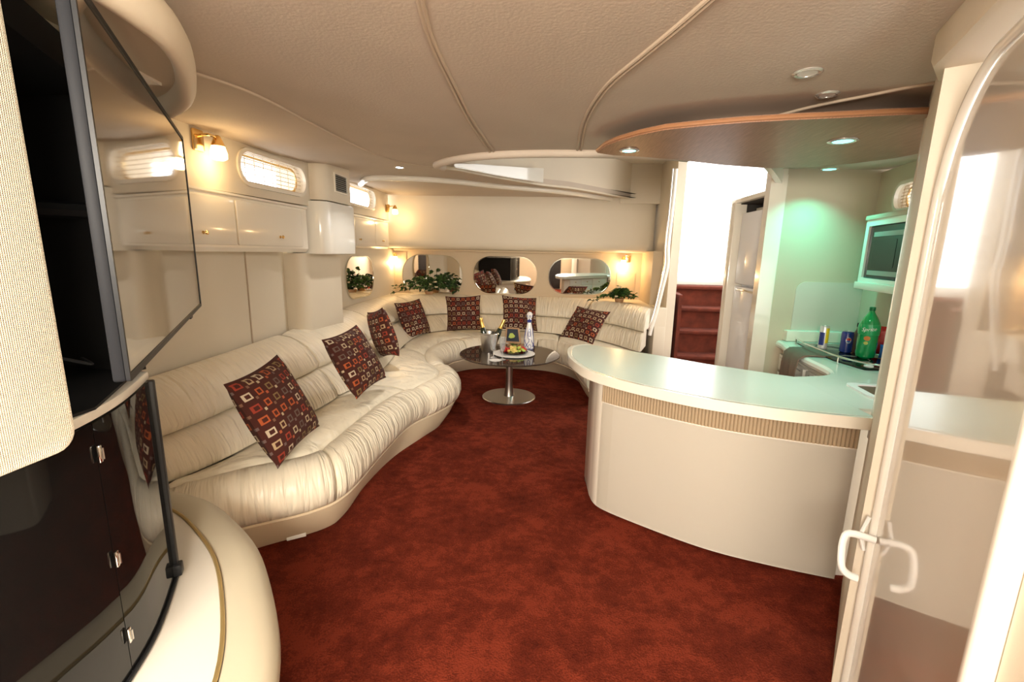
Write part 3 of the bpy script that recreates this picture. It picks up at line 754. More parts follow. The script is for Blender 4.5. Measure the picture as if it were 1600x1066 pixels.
def stn(t):
    i = min(int(t), 19); f = t-i; out = []
    for c in range(5):
        P = [V((*ST[min(max(j, 0), 20)][c], 0)) for j in (i-1, i, i+1, i+2)]
        out.append(.5*((2*P[1])+(P[2]-P[0])*f+(2*P[0]-5*P[1]+4*P[2]-P[3])*f*f+(3*P[1]-P[0]-3*P[2]+P[3])*f**3))
    return out
def z_(p, z): return V((p.x, p.y, z))
def seg_loft(a, b, prof, per=9):
    n = max(6, int((b-a)*per)); rings = []
    for i in range(n+1):
        t = a+(b-a)*i/n; e = min(i, n-i); k = {0: 1.0, 1: .38, 2: .1}.get(e, 0)
        rings.append(prof(stn(t), k, t))
    return loft(rings, uv=True)
def p_bolster(s, k, t):
    W, J, S_, F, Bq = s; o = (F-S_).normalized(); g = .02*k; rp = .004*math.sin(t*23)+.003*math.sin(t*41+1)
    return [z_(F-o*.02, .172), z_(F+o*(.012-g*.5), .20), z_(F+o*(.034-g+rp), .25), z_(F+o*(.032-g+rp), .31), z_(F+o*(.004-g+rp), .37-g*.5), z_(F-o*.045, .408-g+rp*.7), z_(F-o*.095, .418-g+rp), z_(S_+o*.025, .41-g), z_(S_, .392-g*.6), z_(S_, .18)]
def p_seat(s, k, t):
    W, J, S_, F, Bq = s; g = .016*k; d = J-S_; rp = .004*math.sin(t*9+2)
    return [z_(S_, .19), z_(S_, .390-g*.6), z_(S_+d*.06, .410-g), z_(S_+d*.3, .422-g+rp), z_(S_+d*.6, .420-g-rp), z_(S_+d*.88, .412-g), z_(J+(W-J)*.1, .395-g), z_(J+(W-J)*.1, .19)]
def lean(J, W, f, o=0): d = (W-J).normalized(); return J+(W-J)*f-d*o
def p_low(s, k, t):
    W, J, S_, F, Bq = s; g = .016*k
    return [z_(lean(J, W, .18), .40), z_(lean(J, W, .0, .005-g), .415), z_(lean(J, W, .08, .03-g), .455), z_(lean(J, W, .17, .032-g), .51), z_(lean(J, W, .25, .024-g), .56), z_(lean(J, W, .33, .0), .588), z_(lean(J, W, .46), .592), z_(lean(J, W, .7), .59), z_(lean(J, W, .7), .40)]
def p_up(s, k, t):
    W, J, S_, F, Bq = s; g = .014*k
    return [z_(lean(J, W, .40), .594), z_(lean(J, W, .34, .008-g), .604), z_(lean(J, W, .37, .032-g), .64), z_(lean(J, W, .45, .034-g), .695), z_(lean(J, W, .55, .024-g), .75), z_(lean(J, W, .68, .01-g), .795-g*.5), z_(lean(J, W, .82), .822-g), z_(lean(J, W, .98), .83-g), z_(lean(J, W, .98), .594)]
so = thing('corner_sofa', 'long curving cream leather sofa running down the left side and round the back', 'sofa', (-.9, 4.0, 0))
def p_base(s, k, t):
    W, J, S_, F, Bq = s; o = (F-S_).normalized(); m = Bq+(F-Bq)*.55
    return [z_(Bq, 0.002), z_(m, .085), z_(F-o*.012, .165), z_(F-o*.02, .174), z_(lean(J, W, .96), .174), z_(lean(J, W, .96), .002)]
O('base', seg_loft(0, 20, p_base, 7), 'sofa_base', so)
for a, b in ((0, 2.62), (2.66, 5.55), (5.6, 8.6), (8.65, 12.3), (12.35, 15.6), (15.65, 20)):
    O('front_bolster', seg_loft(a, b, p_bolster), 'leather', so, angle=75)
for a, b in ((0, 5.4), (5.45, 9.6), (9.65, 13.2), (13.25, 16.6), (16.65, 20)):
    O('seat_cushion', seg_loft(a, b, p_seat), 'leather_top', so, angle=75)
for a, b in ((0, 4.6), (4.65, 8.9), (8.95, 11.9), (11.95, 14.3), (14.35, 17.3), (17.35, 20)):
    O('lower_back_cushion', seg_loft(a, b, p_low), 'leather', so, angle=75)
    O('upper_back_cushion', seg_loft(a, b, p_up), 'leather', so, angle=75)
# filling shelf behind the curved back where the plants stand
sh_poly = [(stn(t)[0].x, stn(t)[0].y) for t in [9+i*.4 for i in range(28)]]
S('trim_8', prism([(-2.31, 4.6)]+sh_poly+[(1.42, 5.6), (1.42, 6.72), (-2.31, 6.72)], .60, .815), 'wall_vinyl')
# floor outlet below the sofa
tag(O('floor_socket', box((-1.235, 1.985, .013), (.09, .02, .022), math.radians(33), .003), 'white_plastic'), 'small white socket strip at the foot of the near end of the sofa', 'socket')

# ------------------------------------------------------------------ cushions
def pillow_mesh(s, T, n=16):
    bm = B(); lay = bm.loops.layers.uv.verify(); h = s/2; g = {}
    def P(i, j, sd):
        u = -1+2*i/n; v = -1+2*j/n
        x = u*h*(1-.075*(1-v*v)**1.0*abs(u)); z = v*h*(1-.075*(1-u*u)*abs(v))
        th = T*max((1-u*u)*(1-v*v), 0)**.42*(1+.05*math.sin(5*u+3*v))
        th += .004*math.sin(9*u-4*v)*(1-u*u)*(1-v*v)
        return V((x, sd*th/2, z))
    for sd in (-1, 1):
        for i in range(n+1):
            for j in range(n+1):
                if i in (0, n) or j in (0, n):
                    if (i, j) not in g: g[(i, j)] = bm.verts.new(P(i, j, 0))
                    g[(i, j, sd)] = g[(i, j)]
                else: g[(i, j, sd)] = bm.verts.new(P(i, j, sd))
    for sd in (-1, 1):
        for i in range(n):
            for j in range(n):
                q = [(i, j), (i+1, j), (i+1, j+1), (i, j+1)]
                if sd == 1: q = q[::-1]
                f = bm.faces.new([g[(a, b, sd)] for a, b in q])
                for l, (a, b) in zip(f.loops, q): l[lay].uv = (a/n, b/n)
    return bm
CU = [((-1.316, 2.04, .674), .45, ((-0.063, -0.905, -0.421), (0.995, -0.027, -0.092), (0.072, -0.425, 0.902)), 'nearest patterned cushion, on the sofa beside the television'),
      ((-1.328, 3.005, .687), .45, ((0.092, -0.876, -0.473), (0.993, 0.114, -0.017), (0.068, -0.468, 0.881)), 'second patterned cushion from the television, leaning on the left sofa back'),
      ((-1.464, 3.883, .717), .44, ((0.618, 0.722, -0.31), (-0.756, 0.654, 0.018), (0.216, 0.223, 0.95)), 'patterned cushion turned edge-on, in the bend of the left sofa back'),
      ((-1.642, 5.396, .632), .455, ((0.414, -0.84, -0.35), (0.909, 0.4, 0.116), (0.042, -0.366, 0.93)), 'patterned cushion in the far left sofa corner below the larger plant'),
      ((-1.088, 5.765, .666), .45, ((0.981, -0.185, -0.055), (0.189, 0.979, 0.075), (0.04, -0.084, 0.996)), 'patterned cushion upright on the back sofa left of the ice bucket'),
      ((-.358, 5.68, .70), .455, ((0.952, -0.298, -0.073), (0.295, 0.829, 0.475), (-0.081, -0.474, 0.877)), 'patterned cushion on the back sofa right behind the white and blue bottle'),
      ((.416, 5.138, .667), .45, ((0.788, 0.427, 0.444), (-0.614, 0.609, 0.502), (-0.056, -0.668, 0.742)), 'rightmost patterned cushion, lying back on the sofa behind the bar')]
pm = None
for c, s, R3, lab in CU:
    m3 = Matrix(R3).normalized()
    if pm is None:
        o = O('throw_cushion', pillow_mesh(1, .37), 'cushion', local=True); pm = o.data
    else:
        o = bpy.data.objects.new('throw_cushion', pm); COL.objects.link(o)
    o.location = c; o.rotation_euler = m3.to_euler(); o.scale = (s, s, s)
    tag(o, lab, 'cushion', 'patterned cushions on the sofa')

# =================================================================== TABLE
TC = V((-.37, 4.43, 0)); ZT = .455
tb = thing('coffee_table', 'round smoked glass coffee table on a steel pedestal inside the sofa curve', 'table', TC)
O('tabletop', lathe([(0, ZT-.014), (.492, ZT-.014), (.5, ZT-.009), (.5, ZT-.003), (.496, ZT), (0, ZT)], 72, TC), 'smoked_table', tb)
O('pedestal', lathe([(.036, .012), (.055, .014), (.045, .06), (.037, .12), (.034, .20), (.034, ZT-.02), (.09, ZT-.019), (.09, ZT-.015)], 32, TC), 'steel', tb)
O('base_plate', lathe([(0, 0.001), (.268, .001), (.27, .010), (.262, .016), (.05, .02), (0, .02)], 56, TC), 'steel', tb)
def on_table(px, py): return atz(px, py, ZT)
# ice bucket
c = on_table(764, 549); c.z = ZT
ib = thing('ice_bucket', 'steel ice bucket with champagne bottles in it', 'bucket', c)
O('bucket', lathe([(0, 0), (.072, 0), (.074, .006), (.092, .185), (.098, .19), (.098, .196), (.088, .196), (.070, .012), (0, .012)], 36, c), 'steel', ib)
O('rim_ring', tube(circle(.098, 32, c.z+.186, (c.x, c.y)), .004, 6, closed=True), 'chrome', ib)
def bottle(lab, base, top):
    ax = (V(top)-V(base)).normalized(); r = thing('champagne_bottle', lab, 'bottle', base)
    q = V((0, 0, 1)).rotation_difference(ax).to_matrix().to_4x4()
    prof = [(0, 0), (.031, 0), (.033, .01), (.033, .16), (.028, .20), (.018, .235)]
    bm = lathe(prof, 24); bm.transform(Matrix.Translation(base) @ q); O('body', bm, 'bottle_dark', r)
    bm = lathe([(.019, .205), (.0235, .215), (.0175, .24), (.016, .285), (.018, .30), (.016, .318), (0, .32)], 24); bm.transform(Matrix.Translation(base) @ q); O('foil', bm, 'gold_foil', r)
bottle('champagne bottle leaning left in the ice bucket, gold foil neck', c+V((-.018, -.012, .03)), c+V((-.08, .0, .31)))
bottle('champagne bottle leaning right in the ice bucket, gold foil neck', c+V((.020, .022, .03)), c+V((.12, .06, .26)))
# flutes
def flute(px, py, lab):
    c = on_table(px, py)
    r = thing('champagne_flute', lab, 'glass', c, 'champagne flutes on the table')
    O('bowl', lathe([(0, .075), (.012, .08), (.024, .11), (.030, .16), (.031, .215), (.0295, .215), (.0285, .16), (.022, .112), (.010, .084), (0, .080)], 24, c), 'clear_glass', r)
    O('stem', lathe([(.034, 0), (.034, .003), (.006, .010), (.004, .03), (.004, .074), (0, .0745)], 20, c), 'clear_glass', r)
flute(771, 559, 'left one of two champagne flutes in front of the ice bucket')
flute(785, 562, 'right one of two champagne flutes between bucket and fruit')
c = on_table(774, 563); bm = lathe([(0, 0), (.06, 0), (.062, .002), (.05, .004), (0, .004)], 9, c)
tag(O('napkin', bm, 'paper_white'), 'folded white napkin under the champagne flutes', 'napkin')
# white round tray and fruit platter
tc = on_table(803, 553.5)
pt = O('white_plate', lathe([(0, 0), (.13, 0), (.205, .006), (.21, .010), (.205, .012), (.13, .006), (0, .006)], 48, tc), 'paper_white'); tag(pt, 'large white round serving plate under the fruit platter', 'plate')
fc = tc+V((.0, .03, .0075))
tag(O('fruit_platter', lathe([(0, 0), (.11, 0), (.135, .012), (.137, .016), (.12, .012), (0, .008)], 40, fc), 'black_glass'), 'dark round platter holding cut fruit on the white plate', 'platter')
rnd = random.Random(3)
def blob(r, c, sq=(1, 1, 1), n=1):
    bm = B(); bmesh.ops.create_icosphere(bm, subdivisions=n, radius=r)
    bm.transform(Matrix.Translation(c) @ Euler((rnd.random()*3, rnd.random()*3, rnd.random()*3)).to_matrix().to_4x4() @ Matrix.Diagonal((*sq, 1))); return bm
for kind, n, cen, rad, mt, sq, r0, cat, lab, grp in (
        ('strawberry', 14, (-.085, -.01), .05, 'strawberry', (1, 1, 1.3), .016, 'strawberry', 'red strawberry in the heap at the left of the fruit platter', 'strawberries at the left of the platter'),
        ('strawberry', 9, (.085, .03), .045, 'strawberry', (1, 1, 1.3), .015, 'strawberry', 'red strawberry in the heap at the right of the fruit platter', 'strawberries at the right of the platter'),
        ('pineapple_chunk', 14, (-.01, -.05), .05, 'pineapple', (1, 1.3, .8), .014, 'pineapple', 'yellow pineapple chunk at the front of the fruit platter', 'pineapple chunks on the platter'),
        ('melon_chunk', 24, (.04, -.02), .07, 'melon', (1.2, 1, .8), .014, 'melon', 'pale green melon chunk in the middle of the fruit platter', 'melon chunks on the platter')):
    for i in range(n):
        a = rnd.random()*2*PI; rr = rad*math.sqrt(rnd.random()); x = cen[0]+rr*math.cos(a); y = cen[1]+rr*math.sin(a)
        d = math.hypot(x, y)
        if d > .118: x *= .118/d; y *= .118/d; d = .118
        z = .026+rnd.random()*.045*(1-(d/.13)**2)
        bm = blob(r0, fc+V((x, y, z)), sq, 2) if kind == 'strawberry' else box(fc+V((x, y, z)), (.026, .022, .018), rnd.random()*3, .004)
        tag(O(kind, bm, mt), lab, cat, grp)
for i in range(4):
    bm = B()
    for k in range(3):
        a = rnd.random()*6; p = fc+V((-.02+.02*i, .02, .07)); q = p+V((.025*math.cos(a), .025*math.sin(a), .02))
        f = [bm.verts.new(v) for v in (p, (p+q)/2+V((.008, .004, .004)), q, (p+q)/2+V((-.008, -.004, .004)))]; bm.faces.new(f)
    bmesh.ops.solidify(bm, geom=bm.faces[:], thickness=.001)
    tag(O('mint_sprig', bm, 'leaf_green'), 'small green mint sprig on top of the fruit', 'herb', 'mint on the fruit')
# framed picture / dark box with lid standing behind
c = on_table(802, 540); r = thing('picture_frame', 'small wooden framed picture propped up behind the fruit platter', 'picture frame', c)
fr = Fr(c+V((-.02, .12, .085)), (1, -.12, 0), (-.02, .30, 1))
O('frame', ringplate(fr, [(-.085, -.08), (.10, -.08), (.075, .09), (-.075, .09)], [(-.068, -.064), (.08, -.064), (.06, .075), (-.06, .075)], -.008, .008), 'wicker_wood', r, smooth=False)
pc = O('picture', plate(fr, [(-.07, -.066), (.082, -.066), (.062, .077), (-.062, .077)], -.004, .001), 'picture', r, smooth=False)
O('print', plate(fr, [(-.045, -.02), (-.02, -.03), (.02, -.02), (.03, .0), (.0, .03), (-.03, .025)], .001, .002), 'melon', pc, smooth=False)
c = on_table(807, 545)
tag(O('wooden_box', box(c+V((.0, .05, .02)), (.19, .10, .038), -.15, .005), 'wicker_wood'), 'low reddish brown wooden box between fruit platter and framed picture', 'box')
# painted bottle
c = on_table(826, 545.5); pb = thing('painted_bottle', 'tall white ceramic bottle painted with blue loops, round stopper', 'bottle', c)
prof = [(0, 0), (.046, 0), (.05, .008), (.05, .05), (.047, .12), (.038, .19), (.026, .25), (.018, .285), (.018, .305)]
O('body', lathe(prof, 32, c), 'ceramic', pb)
O('neck_band', lathe([(.019, .283), (.024, .287), (.024, .312), (.019, .316), (0, .316)], 24, c), 'cobalt', pb)
O('stopper', lathe([(.012, .316), (.02, .322), (.031, .345), (.031, .362), (.024, .383), (.010, .394), (0, .396)], 24, c), 'ceramic', pb)
def on_body(a, z, off=.0015):
    for (r0, z0), (r1, z1) in zip(prof, prof[1:]):
        if z0 <= z <= z1 and z1 > z0: rr = r0+(r1-r0)*(z-z0)/(z1-z0); break
    return c+V(((rr+off)*math.cos(a), (rr+off)*math.sin(a), z))
for k in range(4):
    a0 = -PI/2+.08+PI/2*k
    bm = tube([on_body(a0+.42*math.cos(q)*(1 if z0 < .1 else .9), .165+.055*math.sin(q)) for z0 in (.2,) for q in [2*PI*i/20 for i in range(20)]], .0028, 6, closed=True); O('painted_loop', bm, 'cobalt', pb)
    bm = tube([on_body(a0+.2*math.cos(q), .165+.028*math.sin(q)) for q in [2*PI*i/16 for i in range(16)]], .0025, 6, closed=True); O('painted_loop', bm, 'cobalt', pb)
    a1 = a0+PI/4
    for sg, aa in ((1, a1), (-1, a1+.55)):
        pts = [on_body(aa+sg*(.22*math.sin(q*1.0)), .03+.075*q/(1.7*PI)+.0) for q in [1.7*PI*i/14 for i in range(15)]]
        O('painted_stroke', tube(pts, .0032, 6), 'cobalt', pb)
    bm = tube([on_body(a0+.12+.3*math.cos(q), .035+.022*math.sin(q)) for q in [2*PI*i/14 for i in range(14)]], .0022, 6, closed=True); O('painted_loop', bm, 'cobalt', pb)
for k in range(6):
    a = PI/3*k-.3
    O('stopper_dot', tube([c+V((.0315*math.cos(a+.2*math.cos(q)), .0315*math.sin(a+.2*math.cos(q)), .352+.008*math.sin(q))) for q in [2*PI*i/10 for i in range(10)]], .002, 5, closed=True), 'cobalt', pb)
O('base_band', lathe([(.0495, .003), (.0508, .004), (.0508, .010), (.0495, .011)], 32, c), 'cobalt', pb)

# =================================================================== PLANTS
def plant(lab, c, w, d, h, n, trail, seed):
    c = V(c); rn = random.Random(seed); r = thing('potted_ivy', lab, 'plant', c)
    O('planter', lathe([(0, 0), (.05, 0), (.065, .055), (.06, .06), (0, .055)], 18, c), 'wicker_wood', r)
    stems = B(); spots = []
    for i in range(n):
        a = rn.random()*2*PI; e = math.sqrt(rn.random())
        tip = V((w*e*math.cos(a), d*e*math.sin(a), h*(.35+.65*rn.random())*(1-.55*e*e)))
        pts = cr([c+V((0, 0, .05)), c+V((tip.x*.45, tip.y*.45, tip.z*.9+.05)), c+tip+V((0, 0, .03))], 3)
        tube(pts, .0022, 4, bm=stems)
        for q in pts[2:]: spots.append((q, a))
    for (dx, dy, dz) in trail:
        p = cr([c+V((0, 0, .08)), c+V((dx*.5, dy*.5, dz+.05)), c+V((dx, dy, dz))], 5); tube(p, .0022, 4, bm=stems)
        for q in p[3:]: spots.append((q, rn.random()*6))
    O('stems', stems, 'leaf_dark', r)
    shapes = []
    for kind in (0, 1):
        bm = B(); L0 = .052; W0 = .036 if kind == 0 else .030
        row = [(0, 0, 0), (.28, .42, .006), (.55, .5, .004), (.8, .28, -.002), (1, 0, -.010)]
        mid = [bm.verts.new((t*L0, 0, zz-.004)) for t, _, zz in row]
        up = [bm.verts.new((t*L0, wv*W0, zz+.004)) for t, wv, zz in row[1:-1]]; dn = [bm.verts.new((t*L0, -wv*W0, zz+.004)) for t, wv, zz in row[1:-1]]
        for sd in (up, dn):
            bm.faces.new((mid[0], mid[1], sd[0])); bm.faces.new((mid[1], mid[2], sd[1], sd[0])); bm.faces.new((mid[2], mid[3], sd[2], sd[1])); bm.faces.new((mid[3], mid[4], sd[2]))
        me = bpy.data.meshes.new('leaf'); bm.to_mesh(me); bm.free(); me.materials.append(M['leaf_green' if kind == 0 else 'leaf_dark'])
        for pz in me.polygons: pz.use_smooth = True
        shapes.append(me)
    rn.shuffle(spots)
    for q, a in spots[:150]:
        for k in range(2):
            o = bpy.data.objects.new('leaf', shapes[0 if rn.random() < .6 else 1]); COL.objects.link(o); o.parent = r
            o.location = q-V(c)+V((rn.uniform(-.012, .012), rn.uniform(-.012, .012), rn.uniform(-.008, .012)))
            o.rotation_euler = (rn.uniform(-.6, .6), rn.uniform(-.9, .5), a+rn.uniform(-1.2, 1.2)); s = rn.uniform(.9, 1.6); o.scale = (s, s, s)
    for i in range(5):
        q = spots[rn.randrange(len(spots))][0]+V((0, -.02, .02)); bm = B()
        for k in range(6):
            bb = blob(.013, q+V((.013*math.cos(k), .013*math.sin(k), .004*(k % 2))), (1, 1, .5)); join(bm, bb)
        O('flower', bm, 'petal', r)
pc1 = aty(668, 455, 6.42); plant('larger leafy green plant with cream flowers on the back ledge, left corner', (pc1.x-.0, 6.50, .815), .44, .10, .30, 36, [(-.52, -.05, .08), (-.46, .0, .12), (-.50, -.1, .03), (.38, 0, .16), (.42, -.05, .06)], 5)
pc2 = aty(968, 466, 6.2); plant('small trailing green plant on the back ledge, right end below the lamp', (pc2.x+.0, 6.22, .815), .20, .09, .16, 40, [(-.36, -.05, .02), (.2, 0, .08)], 9)

# =================================================================== LAMPS
def sconce(lab, pos, out, side, power, scale=1.0, glow=True):
    """pos on wall; out = wall normal; side = direction of the arm"""
    pos = V(pos); out = V(out).normalized(); side = V(side).normalized()
    r = thing('wall_sconce', lab, 'lamp', pos)
    fr = Fr(pos, side, (0, 0, 1))
    if fr.n.dot(out) < 0: fr = Fr(pos, -side, (0, 0, 1))
    O('back_plate', plate(fr, rrect(.06*scale, .085*scale, .008, 3), 0, .012, .003), 'brass', r)
    e = pos+out*.05*scale+side*.055*scale
    O('arm', tube(cr([pos+V((0, 0, .02)), pos+out*.05*scale+V((0, 0, .028)), e+V((0, 0, .025)), e+V((0, 0, .018))], 4), .006*scale, 8), 'brass', r)
    O('cap', lathe([(.006*scale, .032*scale), (.012*scale, .028*scale), (.026*scale, -.006*scale), (.027*scale, -.012*scale), (0, -.012*scale)], 20, e), 'brass', r)
    O('glass_cup', lathe([(.026*scale, -.013*scale), (.033*scale, -.04*scale), (.032*scale, -.06*scale), (.02*scale, -.068*scale), (0, -.07*scale)], 20, e), 'frost_glass', r)
    point('sconce_bulb', e+out*.05+V((0, 0, -.10*scale)), power, (1, .68, .33), .03)
sconce('lit brass wall lamp left of the first window, partly behind the television', (XW+.0, 2.36, 1.985), (1, 0, 0), (0, 1, 0), .9, 1.25)
p = atx(604, 320, -2.22)
sconce('lit brass wall lamp high in the far left corner above the locker', (-2.22, 6.22, 2.0), (1, 0, 0), (.9, -.5, 0), 1.8, 1.2)
p = aty(607, 400, 6.66)
sconce('lit brass wall lamp left of the three oval mirrors', (p.x+.05, YB-.014, p.z+.01), (0, -1, 0), (1, 0, 0), 2.4, 1.1)
p = aty(981, 408, 6.68)
sconce('lit brass wall lamp right of the three oval mirrors over the small plant', (p.x+.0, YB-.002, p.z+.03), (0, -1, 0), (-1, 0, 0), 3.5, 1.2)
O('wall_strip', plate(Fr((p.x-.01, YB, .99), (1, 0, 0), (0, 0, 1)), rrect(.24, .52, .01, 3), -.0, .0001) if False else bx(p.x-.14, p.x+.12, YB-.009, YB-.001, .84, 1.19, .003), 'wall_tan', bw)

def downlight(lab, px, py, z, r=.045, led='white_led', power=6, col=(1, 1, 1), lit=True, p=None):
    c = p or atz(px, py, z); c = V((c.x, c.y, z))
    t = thing('downlight', lab, 'light', c)
    O('bezel', lathe([(r*.78, 0), (r*.8, -.004), (r, -.006), (r*1.18, -.002), (r*1.18, 0)], 28, c), 'led_bezel', t)
    O('lens', lathe([(0, -.0035), (r*.79, -.0035), (r*.79, -.0005), (0, -.0005)], 24, c), led if lit else 'white_plastic', t)
    if lit: area('downlight_lamp', c+V((0, 0, -.012)), r*1.5, power, col, shape='DISK', spread=2.0)
CY = (.10, 1.0, .74)
zw = 1.965
downlight('lit downlight at the left tip of the wooden ceiling panel', 983, 235, zw-.001, .042, 'cyan_led', 1.2, (.7, 1, .95))
downlight('lit downlight in the wide right part of the wooden ceiling panel', 1317, 220, zw-.001, .05, 'cyan_led', 1.5, (.6, 1, .95))
g3 = atz(1327, 259, 2.048)
downlight('lit greenish downlight by the galley back wall', 0, 0, 2.049, .05, 'cyan_led', 2.4, CY, p=V((g3.x-.05, 3.42, 2.049)))
pl_ = at_ceil(624, 261)
downlight('small lit downlight in the ceiling above the left sofa', 0, 0, pl_.z-.001, .035, 'white_led', 2.5, (1, .95, .9), p=pl_)
downlight('unlit round ceiling fitting nearest the camera', 1262, 113, 2.049, .038, lit=False)
downlight('unlit round ceiling fitting next to the wooden panel', 1293, 147, 2.049, .034, lit=False)

# =================================================================== WOODEN CEILING PANEL
near = [atz(*q, zw) for q in ((933, 239), (945, 229), (965, 221), (1000, 211), (1040, 203), (1100, 197), (1160, 192), (1230, 188), (1300, 185), (1380, 181), (1460, 178))]
farp = [atz(*q, zw) for q in ((1460, 235), (1400, 247), (1330, 256), (1260, 261), (1200, 263), (1130, 258), (1060, 250), (1000, 245), (960, 243))]
poly = [(p.x, p.y) for p in near]+[(1.48, 1.72), (1.98, 2.0)]+[(p.x, p.y) for p in farp]
wp = thing('ceiling_panel', 'brown wood laminate ceiling panel with downlights hung over the bar', 'panel', (1.0, 2.2, zw))
O('board', prism(poly, zw, zw+.024), 'wood', wp)
nn = [V((p.x, p.y, zw+.013)) for p in near]+[V((1.42, 1.70, zw+.013))]
O('edge_band', tube(nn, .009, 8), 'wood_edge', wp)
O('hanger', prism([((x-1.0)*.6+1.05, (y-2.2)*.4+2.3) for x, y in poly], zw+.024, 2.049), 'headliner', wp)

# =================================================================== BAR COUNTER
bar = thing('bar_counter', 'curved cream bar counter with pale green worktop and fluted band', 'counter', (.9, 2.4, 0))
fb = cr([(.285, 2.56, 0), (.33, 2.43, 0), (.54, 2.275, 0), (.82, 2.11, 0), (1.09, 2.015, 0), (1.345, 1.95, 0)], 8)
backp = [(1.345, 2.46), (1.0, 2.56), (.72, 2.74), (.45, 2.93), (.33, 2.93), (.275, 2.80)]
front = [(p.x, p.y) for p in fb]
O('body', prism(front+backp, .015, .762), 'gelcoat', bar)
O('plinth', prism([(x+.02*(1 if x < .5 else 0), y+.03) for x, y in front]+[(x, y-.03) for x, y in backp], .001, .015), 'dark_niche', bar)
i0 = 7
pan = fb[i0:]
O('front_panel', gw([p+V((0, 0, 0)) for p in pan], .018, .645, -.012), 'laminate', bar)
# fluted band: each flute its own part
arc_l = [0]
for a, b in zip(pan, pan[1:]): arc_l.append(arc_l[-1]+(b-a).length)
NF = 74; fm = None
for k in range(NF):
    s = arc_l[-1]*(k+.5)/NF
    j = max(i for i in range(len(arc_l)-1) if arc_l[i] <= s); a, b = pan[j], pan[j+1]; p = a+(b-a)*((s-arc_l[j])/(arc_l[j+1]-arc_l[j])); t = (b-a).normalized()
    if fm is None:
        wv = arc_l[-1]/NF*.5; bmf = B(); rings = [[V((wv*math.cos(q), -wv*1.0*math.sin(q), z)) for q in [PI*i/6 for i in range(7)]] for z in (.652, .755)]
        loft(rings, bm=bmf); ob = O('flute', bmf, M.setdefault('flute_tan', mat('flute_tan', (.40, .30, .19), .5)), bar, local=True); fm = ob.data
    else:
        ob = bpy.data.objects.new('flute', fm); COL.objects.link(ob); ob.parent = bar
    ob.location = p-V(bar.location)+V((0, 0, 0)); ob.rotation_euler = (0, 0, math.atan2(t.y, t.x))
tf = [(.30, 3.19), (.235, 3.16), (.185, 3.08), (.165, 2.95), (.17, 2.78), (.215, 2.58), (.28, 2.44), (.44, 2.27), (.69, 2.09), (.94, 1.98), (1.15, 1.925), (1.345, 1.89)]
tfc = [(p.x, p.y) for p in cr([(x, y, 0) for x, y in tf], 4)]
inner = [(1.345, 2.50), (1.22, 2.57), (.94, 2.74), (.72, 2.92), (.50, 3.07), (.377, 3.15)]
ZW = .82
tp = [(x, y) for x, y in tfc]
wt = O('worktop', prism(tp+inner, ZW-.012, ZW-.001), 'worktop', bar)
rings = []
edge_l = [V((x, y, 0)) for x, y in tp+inner]
no = len(edge_l)
lipr = cr([V((x, y, 0)) for x, y in tf], 4)
for p, q in zip(lipr, offs(lipr, .03)):
    # front lip: half round moulding
    d = (p-q).normalized()
    rings.append([z_(q, ZW-.052), z_(p-d*.006, ZW-.055), z_(p+d*.008, ZW-.045), z_(p+d*.012, ZW-.027), z_(p+d*.007, ZW-.01), z_(p-d*.006, ZW-.001), z_(q, ZW-.001), ])
d0 = (lipr[5]-V((.9, 2.4, 0)))
O('edge_lip', loft(rings), 'gelcoat', bar, angle=60)
O('underside', prism([(x*.985+.012, y*.985+.04) for x, y in tp]+[(x, y-.02) for x, y in inner], ZW-.056, ZW-.013), 'gelcoat', bar)
# galley side doors and drawers (seen in the mirror)
bk = [(1.30, 2.475), (1.0, 2.562), (.72, 2.742), (.45, 2.932)]
for (a, b) in zip(bk, bk[1:]):
    a = V((*a, 0)); b = V((*b, 0)); L0 = (b-a).length; fr = Fr((a+b)/2+V((0, 0, .40)), a-b, (0, 0, 1))
    if fr.n.y < 0: fr = Fr(fr.o, b-a, (0, 0, 1))
    dwr = O('drawer', plate(fr, rrect(L0-.02, .13, .006, 2, (0, .27)), .001, .014, .002), 'gelcoat_white', bar)
    O('knob', tube([fr.p(0, .27, .014), fr.p(0, .27, .035)], .010, 8), 'brass', dwr)
    dd_ = O('door', plate(fr, rrect(L0-.02, .53, .006, 2, (0, -.07)), .001, .014, .002), 'gelcoat_white', bar)
    O('handle', tube([fr.p(L0/2-.04, .1, .025), fr.p(L0/2-.04, .0, .025)], .006, 6), 'black_plastic', dd_)

# right leg of the galley counter
gc = thing('galley_counter', 'galley counter along the right wall with stove and sink', 'counter', (1.9, 2.9, 0))
leg = [(1.3455, 1.99), (1.3455, 2.50), (1.52, 2.55), (1.62, 2.62), (1.67, 2.75), (1.70, 3.1), (1.76, 3.4), (1.80, 3.55), (1.81, 3.65), (rw(3.65, -.004), 3.65), (rw(1.99, -.004), 1.99)]
O('body', prism([(1.37, 2.0), (1.37, 2.45), (1.55, 2.52), (1.70, 2.68), (1.74, 3.1), (1.80, 3.4), (1.84, 3.64), (rw(3.64, -.006), 3.64), (rw(2.0, -.006), 2.0)], 0, .765), 'gelcoat', gc)
O('worktop', prism(leg, ZW-.012, ZW-.001), 'worktop', gc)
O('top_core', prism([(x+.012 if x < 1.9 else x-.004, y) for x, y in leg], .765, ZW-.013), 'gelcoat', gc)
le = cr([V((x, y, ZW-.03)) for x, y in leg[1:9]], 4)
O('edge_lip', tube(le, .029, 10), 'gelcoat_white', gc)
O('splash_curb', prism([(1.83, 3.60), (rw(3.6, -.01), 3.60), (rw(3.655, -.01), 3.655), (1.83, 3.655)], ZW, ZW+.085, .01), 'gelcoat', gc)
